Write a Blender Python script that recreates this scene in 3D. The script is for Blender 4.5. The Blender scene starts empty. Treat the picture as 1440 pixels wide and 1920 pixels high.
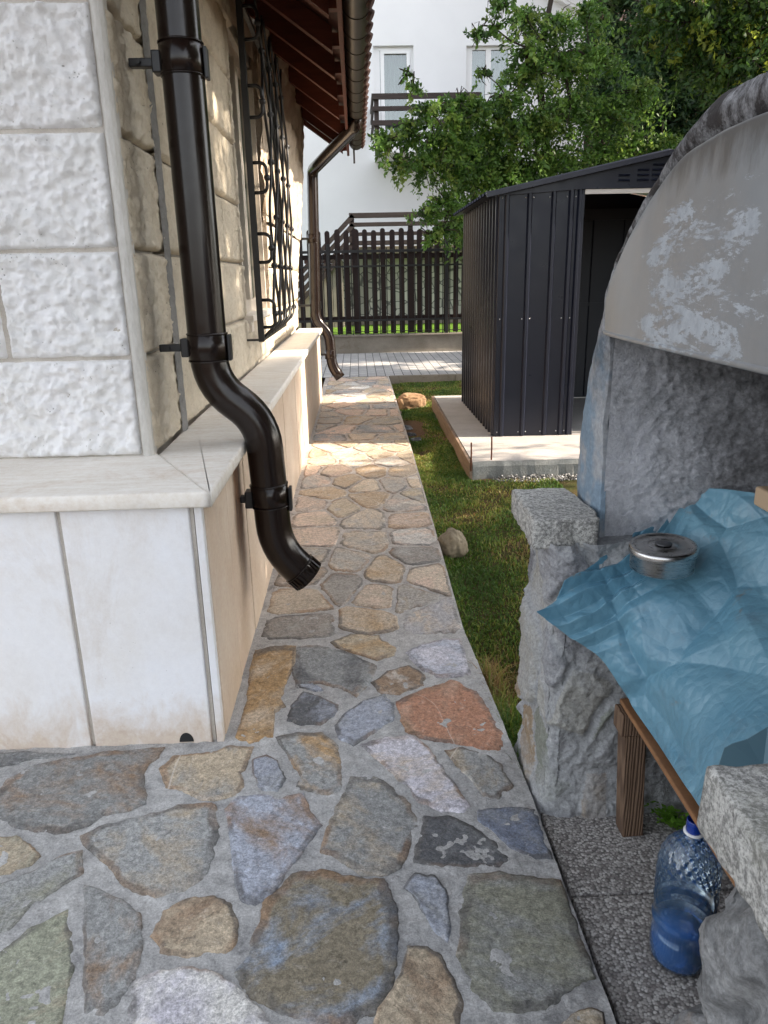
import bpy, bmesh, math, random
import numpy as np
from mathutils import Vector, Matrix, noise as MN
random.seed(7); rng = np.random.default_rng(11)
C = bpy.context.scene.collection
rad = math.radians

# ------------------------------------------------------------------ camera
CAM = np.array([0.0, 0.0, 1.3]); FPX = 1400.0
def cam_axes(yaw, pitch, roll):
    y, p, r = map(rad, (yaw, pitch, roll))
    f = np.array([math.sin(y)*math.cos(p), math.cos(y)*math.cos(p), -math.sin(p)])
    rt = np.array([math.cos(y), -math.sin(y), 0.0]); up = np.cross(rt, f)
    return rt*math.cos(r)-up*math.sin(r), up*math.cos(r)+rt*math.sin(r), f
RT, UP, FW = cam_axes(1.7, 17.4, 1.2)
cd = bpy.data.cameras.new('camera'); cam = bpy.data.objects.new('camera', cd); C.objects.link(cam)
cam.matrix_world = Matrix(((RT[0], UP[0], -FW[0], CAM[0]), (RT[1], UP[1], -FW[1], CAM[1]), (RT[2], UP[2], -FW[2], CAM[2]), (0, 0, 0, 1)))
cd.sensor_fit = 'VERTICAL'; cd.sensor_height = 36.0; cd.lens = FPX/1920*36.0
cd.clip_start = 0.05; cd.clip_end = 2000
bpy.context.scene.camera = cam

# ------------------------------------------------------------------ light
SUN_EL, SUN_DY = 32.0, -0.10           # elevation, and how far the sun stands towards the viewer per metre to the right
sv = Vector((1, SUN_DY, 0)).normalized(); sv = Vector((sv.x*math.cos(rad(SUN_EL)), sv.y*math.cos(rad(SUN_EL)), math.sin(rad(SUN_EL))))
w = bpy.data.worlds.new("World"); bpy.context.scene.world = w; w.use_nodes = True
wn = w.node_tree; wn.nodes.clear()
sky = wn.nodes.new('ShaderNodeTexSky'); sky.sky_type = 'NISHITA'; sky.sun_disc = False
sky.sun_elevation = rad(SUN_EL); sky.sun_rotation = math.atan2(sv.x, sv.y); sky.dust_density = 2.0; sky.altitude = 400
hs = wn.nodes.new('ShaderNodeHueSaturation'); hs.inputs['Saturation'].default_value = 0.30
bg = wn.nodes.new('ShaderNodeBackground'); bg.inputs['Strength'].default_value = 0.15
wo = wn.nodes.new('ShaderNodeOutputWorld')
wn.links.new(sky.outputs[0], hs.inputs['Color']); wn.links.new(hs.outputs[0], bg.inputs[0]); wn.links.new(bg.outputs[0], wo.inputs[0])
sl = bpy.data.lights.new('sun', 'SUN'); sl.energy = 3.7; sl.angle = rad(0.6); sl.color = (1.0, 0.86, 0.70)
so = bpy.data.objects.new('sun', sl); C.objects.link(so); so.rotation_euler = sv.to_track_quat('Z', 'Y').to_euler(); so.location = (8, -2, 6)
sc = bpy.context.scene
sc.view_settings.view_transform = 'Standard'; sc.view_settings.look = 'None'; sc.view_settings.gamma = 1; sc.view_settings.exposure = 1.92
sc.render.engine = 'CYCLES'; sc.cycles.max_bounces = 8; sc.cycles.transparent_max_bounces = 12
sc.cycles.sample_clamp_indirect = 6; sc.cycles.use_denoising = True; sc.cycles.caustics_reflective = False; sc.cycles.caustics_refractive = False

# ------------------------------------------------------------------ geometry helpers
def A3(x, y, ax, v):                   # the point where a line of sight meets the plane axis = v
    d = RT*(x-720)/FPX + UP*(960-y)/FPX + FW
    return CAM + d*((v-CAM[ax])/d[ax])
def G(x, y, z=0.0): return A3(x, y, 2, z)
def AY(x, y, Y): return A3(x, y, 1, Y)
def sm(a, b, x):
    t = min(1, max(0, (x-a)/(b-a))); return t*t*(3-2*t)
def fb(p, s, o=4, H=0.9): return MN.fractal(Vector(p)*s, H, 2.1, o)

class MB:                              # collects shapes, then becomes ONE mesh object
    def __init__(s): s.v = []; s.f = []; s.mi = []; s.m = 0; s.col = {}; s.sm = []
    def add(s, vs, fs, smooth=False):
        b = len(s.v); s.v += [tuple(map(float, q)) for q in vs]
        s.f += [tuple(b+i for i in q) for q in fs]; s.mi += [s.m]*len(fs); s.sm += [smooth]*len(fs); return b
    def box(s, x0, x1, y0, y1, z0, z1, bev=0.0):
        if bev <= 0:
            v = [(x, y, z) for z in (z0, z1) for y in (y0, y1) for x in (x0, x1)]
            return s.add(v, [(0, 2, 3, 1), (4, 5, 7, 6), (0, 1, 5, 4), (2, 6, 7, 3), (0, 4, 6, 2), (1, 3, 7, 5)])
        bm = bmesh.new(); bmesh.ops.create_cube(bm, size=1)
        for q in bm.verts: q.co = Vector(((x0+x1)/2+q.co.x*(x1-x0), (y0+y1)/2+q.co.y*(y1-y0), (z0+z1)/2+q.co.z*(z1-z0)))
        bmesh.ops.bevel(bm, geom=bm.edges[:], offset=bev, segments=2, affect='EDGES', profile=0.5)
        bm.verts.index_update(); s.add([q.co for q in bm.verts], [[q.index for q in f.verts] for f in bm.faces]); bm.free()
    def bar(s, a, b, w, h, up=(0, 0, 1), bev=0.0):   # a rectangular bar from a to b
        a, b = Vector(a), Vector(b); d = (b-a); L = d.length; d.normalize(); up = Vector(up)
        r = d.cross(up).normalized(); u = r.cross(d)
        m = MB(); m.box(-w/2, w/2, 0, L, -h/2, h/2, bev)
        s.add([a + r*q[0] + d*q[1] + u*q[2] for q in m.v], m.f)
    def tube(s, pts, r, seg=12, cap=True, smooth=True, sx=1.0):
        pts = [Vector(q) for q in pts]; n = len(pts); rs = r if isinstance(r, (list, tuple)) else [r]*n
        t0 = (pts[1]-pts[0]).normalized(); ref = Vector((0, 0, 1)) if abs(t0.z) < .9 else Vector((1, 0, 0))
        nx = t0.cross(ref).normalized(); vs = []
        for i, p in enumerate(pts):
            t = (pts[min(i+1, n-1)]-pts[max(i-1, 0)]).normalized()
            nx = (nx - t*nx.dot(t)).normalized(); ny = t.cross(nx)
            for k in range(seg):
                a = 2*math.pi*k/seg; vs.append(p + nx*math.cos(a)*rs[i] + ny*math.sin(a)*rs[i]*sx)
        fs = [(i*seg+k, i*seg+(k+1) % seg, (i+1)*seg+(k+1) % seg, (i+1)*seg+k) for i in range(n-1) for k in range(seg)]
        b = s.add(vs, fs, smooth)
        if cap: s.f += [tuple(b+k for k in reversed(range(seg))), tuple(b+(n-1)*seg+k for k in range(seg))]; s.mi += [s.m]*2; s.sm += [False]*2
    def ball(s, c, r, seg=8, rings=5):
        prof = [(max(1e-4, r*math.sin(math.pi*i/rings)), -r*math.cos(math.pi*i/rings)) for i in range(rings+1)]
        s.lathe(c, prof, seg)
    def lathe(s, c, prof, seg=32, fn=None, smooth=True):
        vs = []
        for (r, z) in prof:
            for k in range(seg):
                a = 2*math.pi*k/seg; rr = r + (fn(a, z) if fn else 0)
                vs.append((c[0]+rr*math.cos(a), c[1]+rr*math.sin(a), c[2]+z))
        n = len(prof)
        s.add(vs, [(i*seg+k, i*seg+(k+1) % seg, (i+1)*seg+(k+1) % seg, (i+1)*seg+k) for i in range(n-1) for k in range(seg)], smooth)
    def grid(s, fn, nu, nv, smooth=True, flip=False):   # fn(u, v) -> point, u and v in 0..1
        vs = [fn(i/nu, j/nv) for j in range(nv+1) for i in range(nu+1)]
        fs = []
        for j in range(nv):
            for i in range(nu):
                a = j*(nu+1)+i; q = (a, a+1, a+nu+2, a+nu+1); fs.append(q[::-1] if flip else q)
        return s.add(vs, fs, smooth)
    def prism(s, poly, axis, a, b):    # polygon in the plane across `axis`, pulled from a to b
        def P(q, t):
            return {0: (t, q[0], q[1]), 1: (q[0], t, q[1]), 2: (q[0], q[1], t)}[axis]
        n = len(poly); vs = [P(q, a) for q in poly]+[P(q, b) for q in poly]
        s.add(vs, [tuple(range(n))[::-1], tuple(range(n, 2*n))]+[(i, (i+1) % n, n+(i+1) % n, n+i) for i in range(n)])
    def build(s, name, mats, parent=None, fix=True):
        me = bpy.data.meshes.new(name); me.from_pydata(s.v, [], s.f); me.update()
        if not isinstance(mats, (list, tuple)): mats = [mats]
        for m in mats: me.materials.append(m)
        me.polygons.foreach_set('material_index', s.mi); me.polygons.foreach_set('use_smooth', s.sm)
        for k, arr in s.col.items():
            at = me.attributes.new(k, 'FLOAT_COLOR', 'POINT'); at.data.foreach_set('color', np.array(arr, float).ravel())
        if fix:
            bm = bmesh.new(); bm.from_mesh(me); bmesh.ops.recalc_face_normals(bm, faces=bm.faces); bm.to_mesh(me); bm.free()
        o = bpy.data.objects.new(name, me); C.objects.link(o)
        if parent is not None: adopt(o, parent)
        return o
def adopt(o, p):
    o.parent = p
    q = p; base = Vector((0, 0, 0))
    while q is not None:
        if q.type == 'EMPTY': base = q.location.copy(); break
        q = q.parent
    o.matrix_parent_inverse = Matrix.Translation(-base) if p.type == 'EMPTY' else Matrix.Identity(4)
def thing(name, label, cat, loc=(0, 0, 0), group=None):
    o = bpy.data.objects.new(name, None); C.objects.link(o); o.location = loc; o.empty_display_size = .1
    return tag(o, label, cat, group)
def tag(o, label, cat, group=None):
    o['label'] = label; o['category'] = cat
    if group: o['group'] = group
    return o
def lab(o, label): o['label'] = label; return o
def struct(o): o['kind'] = 'structure'; return o
def stuff(o, label, cat=None):
    o['kind'] = 'stuff'; o['label'] = label
    if cat: o['category'] = cat
    return o
def copy_part(o, parent):
    c = o.copy(); C.objects.link(c); c.parent = parent; return c

# ------------------------------------------------------------------ material helpers
class NT:
    def __init__(s, name, rough=.7, spec=.4, metal=0):
        s.m = bpy.data.materials.new(name); s.m.use_nodes = True; s.t = s.m.node_tree; s.b = s.t.nodes['Principled BSDF']
        s.b.inputs['Roughness'].default_value = rough; s.b.inputs['Specular IOR Level'].default_value = spec; s.b.inputs['Metallic'].default_value = metal
        s.tc = s.n('TexCoord').outputs['Object']
    def n(s, t, **k):
        q = s.t.nodes.new('ShaderNode'+t)
        for a, b in k.items(): setattr(q, a, b)
        return q
    def L(s, a, b): s.t.links.new(a, b)
    def val(s, sock, v):
        if hasattr(v, 'is_output') or isinstance(v, bpy.types.NodeSocket): s.L(v, sock)
        else: sock.default_value = v if not isinstance(v, tuple) or len(v) == len(sock.default_value) else (*v, 1)
    def map(s, sc=(1, 1, 1), rot=(0, 0, 0), vec=None, loc=(0, 0, 0)):
        q = s.n('Mapping'); s.L(vec or s.tc, q.inputs[0]); q.inputs['Scale'].default_value = sc; q.inputs['Rotation'].default_value = rot; q.inputs['Location'].default_value = loc; return q.outputs[0]
    def noise(s, scale, detail=5, rough=.6, vec=None, dist=0, col=False):
        q = s.n('TexNoise'); s.L(vec or s.tc, q.inputs['Vector']); q.inputs['Scale'].default_value = scale; q.inputs['Detail'].default_value = detail
        q.inputs['Roughness'].default_value = rough; q.inputs['Distortion'].default_value = dist; return q.outputs[1 if col else 0]
    def vor(s, scale, vec=None, feat='F1', out='Distance', rnd=1):
        q = s.n('TexVoronoi', feature=feat); s.L(vec or s.tc, q.inputs['Vector']); q.inputs['Scale'].default_value = scale; q.inputs['Randomness'].default_value = rnd; return q.outputs[out]
    def ramp(s, fac, stops, interp='LINEAR'):
        q = s.n('ValToRGB'); q.color_ramp.interpolation = interp; e = q.color_ramp.elements
        while len(e) < len(stops): e.new(.5)
        for i, (p, c) in enumerate(stops):
            e[i].position = p; e[i].color = (*c, 1) if isinstance(c, tuple) else (c, c, c, 1)
        s.L(fac, q.inputs[0]); return q.outputs[0]
    def mix(s, fac, a, b, mode='MIX'):
        q = s.n('Mix', data_type='RGBA', blend_type=mode); s.val(q.inputs[0], fac); s.val(q.inputs[6], a); s.val(q.inputs[7], b); return q.outputs[2]
    def math(s, op, a, b=0.0, c=0.0):
        q = s.n('Math', operation=op); s.val(q.inputs[0], a); s.val(q.inputs[1], b)
        if op in ('MULTIPLY_ADD',): s.val(q.inputs[2], c)
        return q.outputs[0]
    def attr(s, name): 
        q = s.n('Attribute', attribute_name=name); return q
    def bump(s, h, strength=.3, dist=.01, nrm=None):
        q = s.n('Bump'); q.inputs['Strength'].default_value = strength; q.inputs['Distance'].default_value = dist; s.L(h, q.inputs['Height'])
        if nrm: s.L(nrm, q.inputs['Normal'])
        return q.outputs[0]
    def out(s, col=None, rough=None, nrm=None):
        if col is not None: s.val(s.b.inputs['Base Color'], col)
        if rough is not None: s.val(s.b.inputs['Roughness'], rough)
        if nrm is not None: s.L(nrm, s.b.inputs['Normal'])
        return s.m
def simple(name, c1, c2=None, scale=8, rough=.7, spec=.4, bs=60, bst=.2, bd=.004, metal=0, stretch=(1, 1, 1), stain=None):
    m = NT(name, rough, spec, metal); v = m.map(stretch)
    n = m.noise(scale, 6, .6, v, .3); c = m.mix(m.ramp(n, [(.3, 0.), (.7, 1.)]), c1, c2 or tuple(q*.75 for q in c1))
    if stain: c = m.mix(m.math('MULTIPLY', m.ramp(m.noise(stain[1], 5, .65, v, .6), [(stain[2], 0.), (stain[2]+.12, 1.)]), stain[3]), c, stain[0])
    f = m.noise(bs, 6, .7, v)
    c = m.mix(.35, c, m.ramp(f, [(.2, .25), (.8, .75)]), 'OVERLAY')
    return m.out(c, None, m.bump(f, bst, bd))
M = {}
def block_mat(name, a, b, st):
    m = NT(name, .85, .2); n = m.noise(6, 6, .65, None, .3); c = m.mix(m.ramp(n, [(.35, 0.), (.65, 1.)]), a, b)
    c = m.mix(m.ramp(m.noise(8, 5, .7, m.map(loc=(3, 3, 3)), .8), [(.58, 0.), (.72, .5)]), c, st)
    g = m.noise(75, 9, .78, None, .6); c = m.mix(.35, c, m.ramp(g, [(.25, .25), (.75, .75)]), 'OVERLAY')
    pit = m.ramp(m.vor(60, None, 'F1'), [(.10, 1.), (.20, 0.)]); pm = m.math('MULTIPLY', pit, m.ramp(m.noise(9, 3, .6), [(.54, 0.), (.62, 1.)]))
    c = m.mix(m.math('MULTIPLY', pm, .7), c, tuple(k*.35 for k in st))
    h = m.math('ADD', m.math('ADD', g, m.math('MULTIPLY', m.noise(38, 8, .72, None, 1.1), 1.6)), m.math('MULTIPLY', pm, -.6))
    return m.out(c, None, m.bump(h, .6, .008))
M['block'] = block_mat('rough_limestone', (.68, .60, .48), (.56, .49, .385), (.40, .33, .24))
M['block_front'] = block_mat('pale_rough_limestone', (.90, .89, .89), (.82, .81, .79), (.62, .58, .52))
M['joint'] = simple('wall_joint_render', (.55, .51, .46), (.42, .38, .33), 9, .9, .2, 160, .5, .004)
M['margin'] = simple('drafted_margin', (.62, .60, .565), (.48, .46, .42), 12, .85, .25, 120, .6, .004, stretch=(1, 1, .25), stain=((.30, .27, .23), 9, .60, .6))
M['plaster'] = simple('rough_tan_plaster', (.60, .50, .40), (.46, .37, .28), 7, .9, .2, 70, .8, .015)
M['cement'] = simple('grey_cement', (.30, .29, .28), (.21, .205, .20), 14, .9, .2, 90, .6, .01)
M['black'] = simple('black_painted_iron', (.012, .012, .013), None, 30, .42, .5, 200, .1, .001)
M['wood_red'] = simple('red_brown_stained_wood', (.12, .030, .016), (.075, .018, .010), 6, .6, .35, 60, .3, .002, stretch=(.6, 6, 6))
M['soffit'] = simple('dark_red_soffit_board', (.055, .016, .011), (.035, .010, .008), 6, .6, .3, 60, .3, .002, stretch=(6, .6, 6))
M['picket'] = simple('dark_brown_stained_pickets', (.024, .010, .0075), (.013, .006, .005), 5, .6, .35, 60, .3, .003, stretch=(6, 6, .5))
M['rail_wood'] = simple('weathered_dark_rail_wood', (.030, .020, .018), (.055, .042, .038), 5, .7, .3, 60, .3, .003, stretch=(.6, 6, 6))
M['white'] = simple('white_house_render', (.80, .80, .81), (.76, .76, .77), 1.2, .9, .2, 90, .15, .003)
M['pvc'] = simple('white_window_frame', (.80, .80, .80), (.78, .78, .78), 5, .35, .5, 100, .03, .001)
M['cream'] = simple('cream_window_frame', (.62, .56, .48), (.56, .50, .43), 5, .45, .5, 100, .05, .001)
M['conc'] = simple('concrete', (.27, .24, .20), (.18, .155, .125), 3, .9, .2, 70, .5, .006, stain=((.13, .10, .07), 4, .58, .6))
M['slab'] = simple('light_concrete_slab', (.47, .44, .42), (.38, .355, .33), 4, .9, .2, 110, .5, .006, stain=((.30, .28, .26), 9, .68, .5))
M['slabside'] = simple('raw_grey_slab_side', (.30, .31, .30), (.20, .205, .20), 8, .9, .2, 80, .7, .01)
M['earth'] = simple('bare_brown_earth', (.10, .060, .035), (.055, .034, .02), 9, .95, .1, 90, .9, .015)
M['form'] = simple('rusty_brown_formwork_board', (.30, .22, .165), (.20, .14, .10), 8, .85, .2, 60, .5, .004, stretch=(6, .6, 6))
M['rust'] = simple('rusted_steel', (.16, .06, .03), (.09, .035, .02), 40, .85, .3, 200, .6, .002)
M['rock'] = simple('tan_boulder', (.27, .22, .15), (.19, .155, .11), 12, .85, .25, 60, .6, .006, stain=((.38, .33, .25), 10, .58, .6))
M['log'] = simple('split_stone_lump', (.36, .24, .14), (.22, .13, .075), 10, .9, .2, 40, .8, .01)
M['silver'] = NT('galvanised_strip', .35, .5, .9).out((.62, .60, .58))
M['steel'] = NT('brushed_stainless_steel', .28, .5, 1.0); _f = M['steel'].noise(40, 3, .5, M['steel'].map((1, 1, 12))); M['steel'] = M['steel'].out(M['steel'].ramp(_f, [(.3, (.42, .41, .40)), (.7, (.60, .59, .58))]), M['steel'].ramp(_f, [(.3, .22), (.7, .38)]))
def tilew():
    m = NT('dark_brown_gutter_plastic', .24, .38); f = m.noise(6, 4, .6); return m.out(m.mix(f, (.010, .0062, .005), (.015, .009, .007)), m.ramp(m.noise(18, 4, .7), [(.3, .16), (.75, .28)]))
M['pipe'] = tilew()
M['gutter'] = NT('olive_brown_gutter', .42, .4).out((.035, .028, .020))
M['shed'] = NT('anthracite_shed_steel', .40, .35); M['shed'] = M['shed'].out(M['shed'].mix(M['shed'].noise(2, 3), (.010, .012, .022), (.012, .0145, .026)), M['shed'].ramp(M['shed'].noise(9, 4, .6), [(.3, .27), (.7, .38)]))
M['tile'] = simple('brown_roof_tile', (.06, .03, .025), (.035, .018, .015), 8, .8, .3, 40, .5, .01)
def ledge_mat():
    m = NT('limestone_ledge', .6, .35); v = m.map((1, 5, 1)); n = m.noise(7, 6, .65, v, .4)
    c = m.mix(m.ramp(n, [(.35, 0.), (.65, 1.)]), (.84, .80, .74), (.74, .68, .60))
    st = m.ramp(m.noise(3.5, 5, .7, None, .8), [(.55, 0.), (.72, .55)]); c = m.mix(st, c, (.60, .47, .36))
    w = m.ramp(m.noise(60, 5, .7), [(.0, 0.), (1., 1.)])
    return m.out(m.mix(.5, c, w, 'OVERLAY'), None, m.bump(m.noise(70, 8, .78), .5, .005))
M['ledge'] = ledge_mat()
def plinth_mat(side):
    m = NT('plinth_slab_side' if side else 'plinth_slab_front', .62, .3)
    n = m.noise(2.6, 6, .6, None, .5)
    base, dark = ((.66, .54, .43), (.58, .44, .33)) if side else ((.80, .80, .82), (.74, .71, .68))
    c = m.mix(m.ramp(n, [(.38, 0.), (.68, 1.)]), base, dark)
    # damp and rust marks that rise from the ground and run along the joints
    sep = m.n('SeparateXYZ'); m.L(m.tc, sep.inputs[0])
    low = m.math('SUBTRACT', 1.0, m.math('MULTIPLY', sep.outputs[2], 3.2))
    st = m.ramp(m.math('MULTIPLY', m.math('ADD', low, .15), m.noise(9, 5, .7, m.map((1, 1, .6)), .4)), [(.30, 0.), (.60, .75)])
    c = m.mix(st, c, (.55, .42, .30)); c = m.mix(m.ramp(m.noise(3.4, 8, .75, m.map((1, 1, .45), loc=(5, 2, 1)), .4), [(.52, 0.), (.70, .45)]), c, (.58, .50, .42))
    if side:
        # one brown run of old rain water beneath the pipe joint, and finer streaks further along
        sy = m.math('ABSOLUTE', m.math('SUBTRACT', m.math('ADD', sep.outputs[1], m.math('MULTIPLY', m.noise(7, 4, .6), .10)), 2.56))
        run = m.math('MULTIPLY', m.ramp(sy, [(.05, 1.), (.11, 0.)]), m.ramp(m.math('ADD', sep.outputs[2], m.math('MULTIPLY', m.noise(30, 4, .7, m.map((1, 3, .6))), .3)), [(.42, 0.), (.62, 1.)]))
        c = m.mix(m.math('MULTIPLY', run, .95), c, m.mix(m.ramp(m.noise(20, 5, .7, m.map((1, 2, .2))), [(.45, 0.), (.6, 1.)]), (.30, .15, .08), (.10, .075, .06)))
        strk = m.ramp(m.noise(16, 5, .7, m.map((1, 2.4, .22)), .2), [(.56, 0.), (.74, .4)]); c = m.mix(strk, c, (.46, .33, .23))
    pits = m.ramp(m.vor(55, m.map((1, 1, .8)), 'F1'), [(.035, 1.), (.07, 0.)]); msk = m.ramp(m.noise(5, 3, .6), [(.52, 0.), (.6, 1.)])
    c = m.mix(m.math('MULTIPLY', pits, m.math('MULTIPLY', msk, .8)), c, (.22, .20, .17))
    c = m.mix(.4, c, m.noise(60, 9, .8), 'OVERLAY')
    return m.out(c, None, m.bump(m.math('ADD', m.noise(40, 9, .75), m.math('MULTIPLY', m.noise(4, 3, .5), 3.)), .35, .006))
M['plinth_f'] = plinth_mat(False); M['plinth_s'] = plinth_mat(True)
def flag_mat():
    m = NT('flagstone', .62, .35); a = m.attr('col'); b = m.attr('colb'); r = m.attr('rim')
    sep = m.n('SeparateColor'); m.L(r.outputs['Color'], sep.inputs[0])
    off = m.n('VectorMath', operation='MULTIPLY_ADD'); off.inputs[0].default_value = (1, 1, 1)
    comb = m.n('CombineXYZ'); m.L(sep.outputs[1], comb.inputs[0]); m.L(sep.outputs[1], comb.inputs[1]); m.L(sep.outputs[2], comb.inputs[2])
    sc_ = m.n('VectorMath', operation='SCALE'); m.L(comb.outputs[0], sc_.inputs[0]); sc_.inputs['Scale'].default_value = 37
    ad = m.n('VectorMath', operation='ADD'); m.L(m.tc, ad.inputs[0]); m.L(sc_.outputs[0], ad.inputs[1]); v = ad.outputs[0]
    rot = m.n('VectorRotate', rotation_type='Z_AXIS'); m.L(v, rot.inputs['Vector']); m.L(m.math('MULTIPLY', sep.outputs[1], 6.3), rot.inputs['Angle']); v2 = m.map((1, 1.7, 1), vec=rot.outputs[0])
    patch = m.ramp(m.noise(5, 7, .66, v2, .35), [(.47, 0.), (.66, 1.)])
    c = m.mix(patch, a.outputs['Color'], b.outputs['Color'])
    rim = m.math('MULTIPLY', m.ramp(m.math('ADD', sep.outputs[0], m.math('MULTIPLY', m.math('SUBTRACT', m.noise(14, 6, .7, v, .5), .5), 1.6)), [(.35, 0.), (.75, 1.)]), m.ramp(m.noise(6, 4, .6, v, .5), [(.40, 0.), (.56, 1.)]))
    rc = m.mix(m.ramp(m.noise(3.3, 3, .5, v), [(.40, 0.), (.52, 1.)]), (.20, .125, .075), (.075, .072, .07))
    c = m.mix(m.math('MULTIPLY', rim, .75), c, rc)
    g = m.noise(70, 9, .80, v, .4); c = m.mix(.9, c, m.ramp(g, [(.30, .12), (.70, .88)]), 'OVERLAY'); g2 = m.noise(230, 4, .8, v); c = m.mix(.55, c, m.ramp(g2, [(.30, .15), (.70, .85)]), 'OVERLAY')
    fl = m.ramp(m.noise(38, 8, .78, v, .5), [(.56, 0.), (.68, .42)]); c = m.mix(fl, c, m.mix(.5, c, (.75, .72, .68)))
    dk = m.ramp(m.noise(13, 8, .75, v, .5), [(.57, 0.), (.70, .5)]); c = m.mix(dk, c, m.mix(.65, c, (.04, .04, .045)))
    vein = m.ramp(m.math('ABSOLUTE', m.math('SUBTRACT', m.noise(1.6, 1, .3, v2, .1), .5)), [(.0008, 1.), (.0022, 0.)])
    c = m.mix(m.math('MULTIPLY', vein, m.math('MULTIPLY', m.math('GREATER_THAN', sep.outputs[2], .8), .5)), c, (.55, .52, .48))
    c = m.mix(1.0, c, (1.38, 1.36, 1.33), 'MULTIPLY')
    h = m.math('ADD', m.noise(26, 9, .74, v2, .6), m.math('MULTIPLY', g2, .25))
    return m.out(c, m.ramp(m.noise(8, 4, .6, v), [(.35, .42), (.7, .78)]), m.bump(h, .7, .009))
M['flag'] = flag_mat()
def mortar_mat():
    m = NT('grey_mortar', .85, .25); n = m.noise(7, 6, .65, None, .6)
    c = m.mix(m.ramp(n, [(.35, 0.), (.65, 1.)]), (.52, .51, .495), (.38, .375, .37))
    far = m.n('SeparateXYZ'); m.L(m.tc, far.inputs[0]); k = m.ramp(m.math('MULTIPLY', far.outputs[1], .2), [(.38, 0.), (.8, 1.)])
    c = m.mix(k, c, m.mix(.7, c, (.46, .39, .33)))
    c = m.mix(m.ramp(m.noise(3.2, 5, .7, None, .9), [(.62, 0.), (.70, .6)]), c, (.12, .12, .125))
    g = m.noise(170, 7, .85); c = m.mix(.6, c, m.ramp(g, [(.32, .15), (.68, .88)]), 'OVERLAY'); c = m.mix(.5, c, m.ramp(m.noise(30, 7, .75), [(.3, .2), (.7, .8)]), 'OVERLAY')
    h = m.math('ADD', m.noise(30, 8, .75, None, .6), m.math('MULTIPLY', g, .5))
    return m.out(c, None, m.bump(h, .8, .010))
M['mortar'] = mortar_mat()
def paver_mat():
    m = NT('grey_block_paving', .85, .25); b = m.n('TexBrick'); m.L(m.map((1, 1, 1), (0, 0, rad(90))), b.inputs[0])
    b.offset = .5; b.inputs['Scale'].default_value = 1; b.inputs['Brick Width'].default_value = .20; b.inputs['Row Height'].default_value = .125; b.inputs['Mortar Size'].default_value = .006
    b.inputs['Color1'].default_value = (.44, .425, .41, 1); b.inputs['Color2'].default_value = (.37, .36, .35, 1); b.inputs['Mortar'].default_value = (.10, .10, .10, 1)
    c = m.mix(.5, b.outputs[0], m.noise(25, 6, .7), 'OVERLAY'); c = m.mix(m.ramp(m.noise(1.1, 4, .6), [(.52, 0.), (.72, .5)]), c, (.20, .19, .17))
    return m.out(c, None, m.bump(m.math('SUBTRACT', m.noise(90, 4), b.outputs['Fac']), .4, .006))
M['paver'] = paver_mat()
def aggregate_mat():
    m = NT('washed_pebble_concrete', .8, .35); d = m.vor(160, None, 'F1'); cc = m.vor(160, None, 'F1', 'Color')
    s = m.n('SeparateColor'); m.L(cc, s.inputs[0])
    peb = m.ramp(s.outputs[0], [(0., (.20, .18, .17)), (.35, (.34, .32, .30)), (.7, (.48, .46, .43)), (1., (.64, .62, .59))])
    c = m.mix(m.ramp(d, [(.45, 0.), (.75, 1.)]), peb, (.13, .12, .115))
    c = m.mix(m.ramp(m.noise(4, 5, .65), [(.5, 0.), (.75, .5)]), c, (.12, .115, .11))
    return m.out(c, None, m.bump(m.math('SUBTRACT', m.math('MULTIPLY', m.noise(14, 6, .7), 1.), d), .35, .003))
M['aggr'] = aggregate_mat()
def granite_mat():
    m = NT('speckled_granite', .8, .3); v = m.map((1, 1, 1)); n = m.noise(130, 6, .8, v); n2 = m.noise(60, 7, .75, v)
    c = m.mix(m.ramp(n, [(.42, 0.), (.56, 1.)]), (.22, .215, .20), (.60, .585, .55)); c = m.mix(m.ramp(n2, [(.5, 0.), (.62, .75)]), c, (.14, .135, .13))
    c = m.mix(m.ramp(m.noise(7, 5, .7, v), [(.55, 0.), (.7, .6)]), c, (.22, .215, .17))
    return m.out(c, None, m.bump(m.math('ADD', n2, m.noise(22, 7, .7)), .8, .008))
M['granite'] = granite_mat()
def rubble_mat():      # cement-smeared rubble, bluish grey with dark and brown patches
    m = NT('cement_smeared_rubble', .85, .25); v = m.tc
    c = m.mix(m.ramp(m.noise(6, 6, .65, v, .8), [(.38, 0.), (.62, 1.)]), (.33, .33, .335), (.17, .165, .17))
    c = m.mix(m.ramp(m.noise(4.2, 5, .7, m.map(loc=(3, 1, 5)), .8), [(.60, 0.), (.70, .7)]), c, (.26, .17, .11))
    c = m.mix(m.ramp(m.noise(9, 5, .7, m.map(loc=(7, 3, 1)), .8), [(.57, 0.), (.68, .8)]), c, (.46, .47, .48))
    c = m.mix(m.ramp(m.noise(13, 3, .6, m.map(loc=(1, 9, 2))), [(.74, 0.), (.77, .7)]), c, (.16, .04, .045))
    g = m.noise(110, 6, .75); c = m.mix(.6, c, m.ramp(g, [(.25, .2), (.75, .8)]), 'OVERLAY')
    return m.out(c, None, m.bump(m.math('ADD', m.noise(30, 6, .7, v, .5), g), .9, .012))
M['rubble'] = rubble_mat()
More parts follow.
